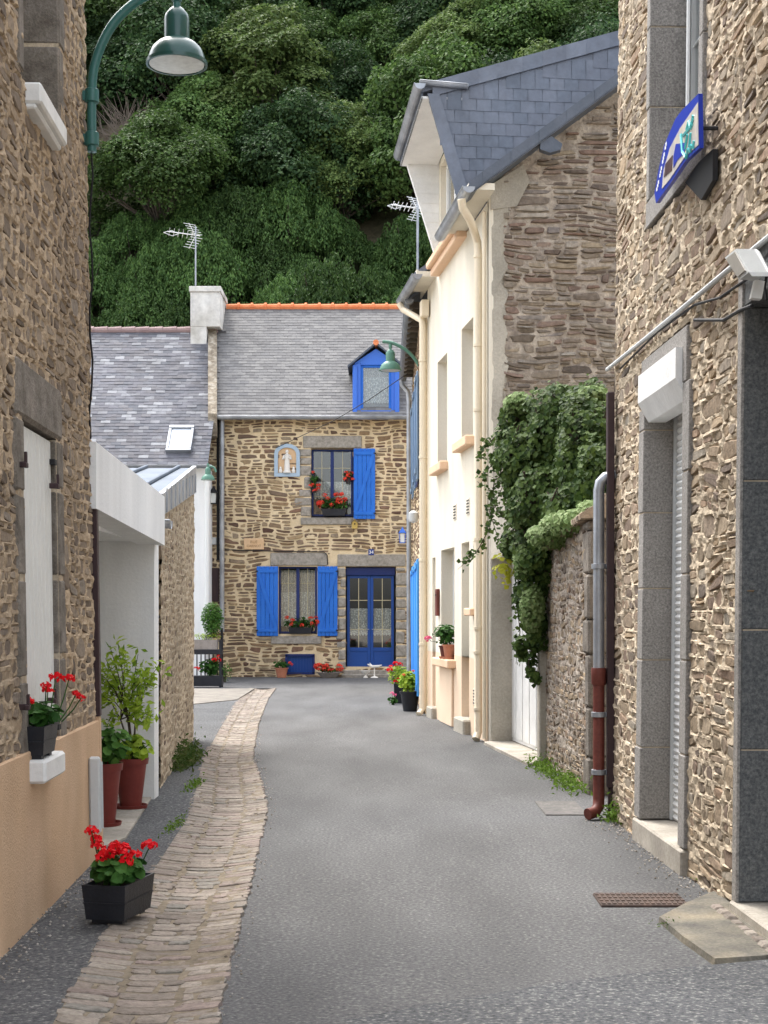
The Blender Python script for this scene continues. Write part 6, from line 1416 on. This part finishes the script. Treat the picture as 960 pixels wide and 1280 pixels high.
# ================================================================== HILLSIDE AND TREES
def hz(x, y):
    s = np.clip((y - 45.5) / 3.0, 0, 1) * 6.5 + np.clip(y - 48, 0, 45) * 1.15 + np.clip(y - 93, 0, 400) * .25
    return s + (fbm(x * .12, y * .15, 9) - .5) * 3 * np.clip((y - 46) / 5, 0, 1) - .03
nx, ny = 90, 70; X, Y_ = np.meshgrid(np.linspace(-90, 90, nx), np.concatenate([np.linspace(45.2, 90, 50), np.linspace(92, 160, 20)]))
Z = hz(X, Y_); b = MB(); b.add(np.stack([X.ravel(), Y_.ravel(), Z.ravel()], 1), [(j * nx + i, j * nx + i + 1, (j + 1) * nx + i + 1, (j + 1) * nx + i) for j in range(ny - 1) for i in range(nx - 1)])
o = b.build('hillside', A_SOIL, recalc=False, keep=True, smooth=True); tag(o, kind='structure')
def tree_proto(name, seed, R_, H, lobes, per, lsz, lm, squash=.8):
    rg_ = random.Random(seed); RS.seed(seed)
    t = bpy.data.objects.new(name, None); S.collection.objects.link(t)
    b = MB(); lb = MB(); th = H * .22
    b.tube([(0, 0, -1.2), (rg_.uniform(-.1, .1), 0, th * .5), (rg_.uniform(-.2, .2), rg_.uniform(-.2, .2), th), (0, 0, H * .8)], [.22, .17, .12, .04], 7)
    for i in range(lobes):
        a = i * 2.4 + rg_.uniform(-.4, .4); q = math.sqrt((i + .5) / lobes); rr = R_ * q * .82; zc = th + (H - th) * (.05 + .85 * (1 - q ** 2) * rg_.uniform(.7, 1)) + rg_.uniform(-.5, .4)
        c = (math.cos(a) * rr, math.sin(a) * rr, zc); lr = R_ * rg_.uniform(.26, .42)
        b.tube([(0, 0, th * .7), (c[0] * .5, c[1] * .5, (th + zc) / 2 - .2), c], [.07, .045, .02], 5)
        p_, d_ = shell(per, c, (lr, lr, lr * squash), .55, .22)
        # secondary lumps
        p_ += d_ * (.28 * lr * (vnoise(p_[:, 0] * 2.6 + seed, p_[:, 2] * 2.6 + p_[:, 1] * 1.7, seed) - .5) * 2)[:, None]
        leaves(lb, p_, d_ * .8 + np.array([0, 0, .5]) + RS.normal(size=d_.shape) * .45, RS.uniform(.7, 1.3, per) * lsz, .6, 0, .15)
    tr_ = b.build('trunk', BARK, recalc=False, keep=True); cr_ = lb.build('crown', lm, recalc=False, keep=True)
    tr_.parent = t; cr_.parent = t; return t
def bush_proto(name, seed, R_, H, shoots, per, lsz, lm):
    RS.seed(seed); rg_ = random.Random(seed); t = bpy.data.objects.new(name, None); S.collection.objects.link(t); b = MB(); lb = MB()
    for i in range(shoots):
        a = rg_.uniform(0, 6.28); q = math.sqrt(rg_.random()); x, y = math.cos(a) * R_ * q, math.sin(a) * R_ * q; top = H * (1 - .55 * q * q) * rg_.uniform(.82, 1.1); ln = rg_.uniform(.6, 1.1)
        if i < 12: b.tube([(x * .2, y * .2, -.8), (x * .7, y * .7, top * .5), (x, y, top - .2)], [.06, .04, .01], 5)
        k = per; s_ = RS.uniform(0, 1, (k, 1)); rad = .30 * (1 - s_ * .7); ang = RS.uniform(0, 6.28, (k, 1))
        p_ = np.concatenate([x + np.cos(ang) * rad + s_ * .0, y + np.sin(ang) * rad, top - ln + s_ * ln], 1); d_ = np.concatenate([np.cos(ang), np.sin(ang), .6 + 0 * s_], 1)
        leaves(lb, p_, d_ + RS.normal(size=d_.shape) * .35, RS.uniform(.7, 1.3, k) * lsz, .45, 0, .15, tip=np.tile(np.array([[0., 0., 1.]]), (k, 1)) + d_ * .6)
    tr_ = b.build('trunk', BARK, recalc=False, keep=True); cr_ = lb.build('crown', lm, recalc=False, keep=True); tr_.parent = t; cr_.parent = t; return t
kinds = [
 (tree_proto('oak_tree', 101, 3.2, 6.2, 30, 1150, .15, LF_T1), 'round crowned mid green tree in the dense wood on the hillside', 'mid green trees on the wooded hillside'),
 (tree_proto('oak_tree', 102, 2.7, 6.8, 28, 1100, .145, LF_T2), 'lighter yellow green tree in the dense wood on the hillside', 'lighter green trees on the wooded hillside'),
 (tree_proto('oak_tree', 103, 3.0, 5.6, 30, 1100, .15, LF_T3), 'very dark green tree in the dense wood on the hillside', 'dark green trees on the wooded hillside'),
 (bush_proto('laurel_bush', 104, 2.2, 3.2, 230, 85, .13, LF_B), 'upright leafy laurel bush low on the slope behind the roofs', 'laurel bushes behind the roofs')]
used = [False] * 4
def put(k, x, y, s, rz, dz=0.0, sz=1.0):
    proto, lab, grp = kinds[k]
    if not used[k]: t = proto; used[k] = True
    else:
        t = proto.copy(); S.collection.objects.link(t)
        for ch_ in list(proto.children): c_ = ch_.copy(); S.collection.objects.link(c_); c_.parent = t
    t.location = (x, y, float(hz(np.array(x), np.array(y))) + dz); t.scale = (s, s, s * sz); t.rotation_euler = (0, 0, rz); tag(t, lab, 'tree' if k < 3 else 'bush', grp)
rg = random.Random(77)
row = 0; y = 55.4
while y < 76:
    half = 480 / FPX * y + 7; x = -half + (row % 2) * 1.9
    while x < half:
        xx = x + rg.uniform(-1, 1); yy_ = y + rg.uniform(-.9, .9)
        k = rg.choices((0, 1, 2), (5, 2.6, 3.4))[0]
        if not (-13.6 < xx < -9.2 and 54 < yy_ < 61): put(k, xx, yy_, rg.uniform(.72, 1.15), rg.uniform(0, 6.28), rg.uniform(-.8, .2), rg.uniform(.9, 1.2))
        x += 3.4
    y += 2.1; row += 1
for r_ in range(4):
    for i in range(20):
        xx = -16 + i * 1.7 + (r_ % 2) * .8 + rg.uniform(-.5, .5); yy_ = 49.2 + r_ * 1.6 + rg.uniform(-.4, .4)
        if -13.4 < xx < -10 and yy_ > 53: continue
        put(3, xx, yy_, rg.uniform(.7, 1.05), rg.uniform(0, 6.28), -.4, rg.uniform(.9, 1.15))
# bare rock and twigs patch on the left of the slope
def rock(c, r, lab):
    bm = bmesh.new(); bmesh.ops.create_icosphere(bm, subdivisions=4, radius=1)
    V = np.array([tuple(v.co) for v in bm.verts]); Fs = [tuple(v.index for v in f_.verts) for f_ in bm.faces]; bm.free()
    n_ = fbm(V[:, 0] * 2 + 5 + V[:, 2], V[:, 1] * 2 + V[:, 2] * 1.5, 3, 4); V = V * (0.75 + .5 * n_)[:, None] * np.array(r) + np.array(c)
    b = MB(); b.add(V, Fs); return tag(b.build('rock_outcrop', A_ROCK, recalc=False, smooth=False), lab, 'rock')
a = at(148, 182, 59.6); rock((a.x, a.y + 1.0, a.z - .6), (2.6, 1.3, 1.7), 'tan bare rock face below the bare twigs on the left slope')
t = thing('bare_shrub', at(150, 195, 58.3), 'grey leafless shrub of bare twigs on the left of the slope', 'shrub'); b = MB(); B0 = at(160, 192, 58.2)
for i in range(150):
    a = rnd.uniform(0, 6.28); e = B0 + Vector((math.cos(a) * rnd.uniform(.4, 1.9), rnd.uniform(-.7, .3), rnd.uniform(.3, 2.2))); m_ = B0.lerp(e, .5) + Vector((rnd.uniform(-.4, .4), 0, rnd.uniform(0, .4))); b.tube([B0 + Vector((rnd.uniform(-.9, .9), 0, rnd.uniform(-.2, .4))), m_, e], [.025, .016, .006], 4)
b.build('branch', mat('grey_twig', (.22, .18, .15), rough=.9, var=.1), t, recalc=False)
print('objects', len(bpy.data.objects), 'polys', sum(len(m_.polygons) for m_ in bpy.data.meshes))
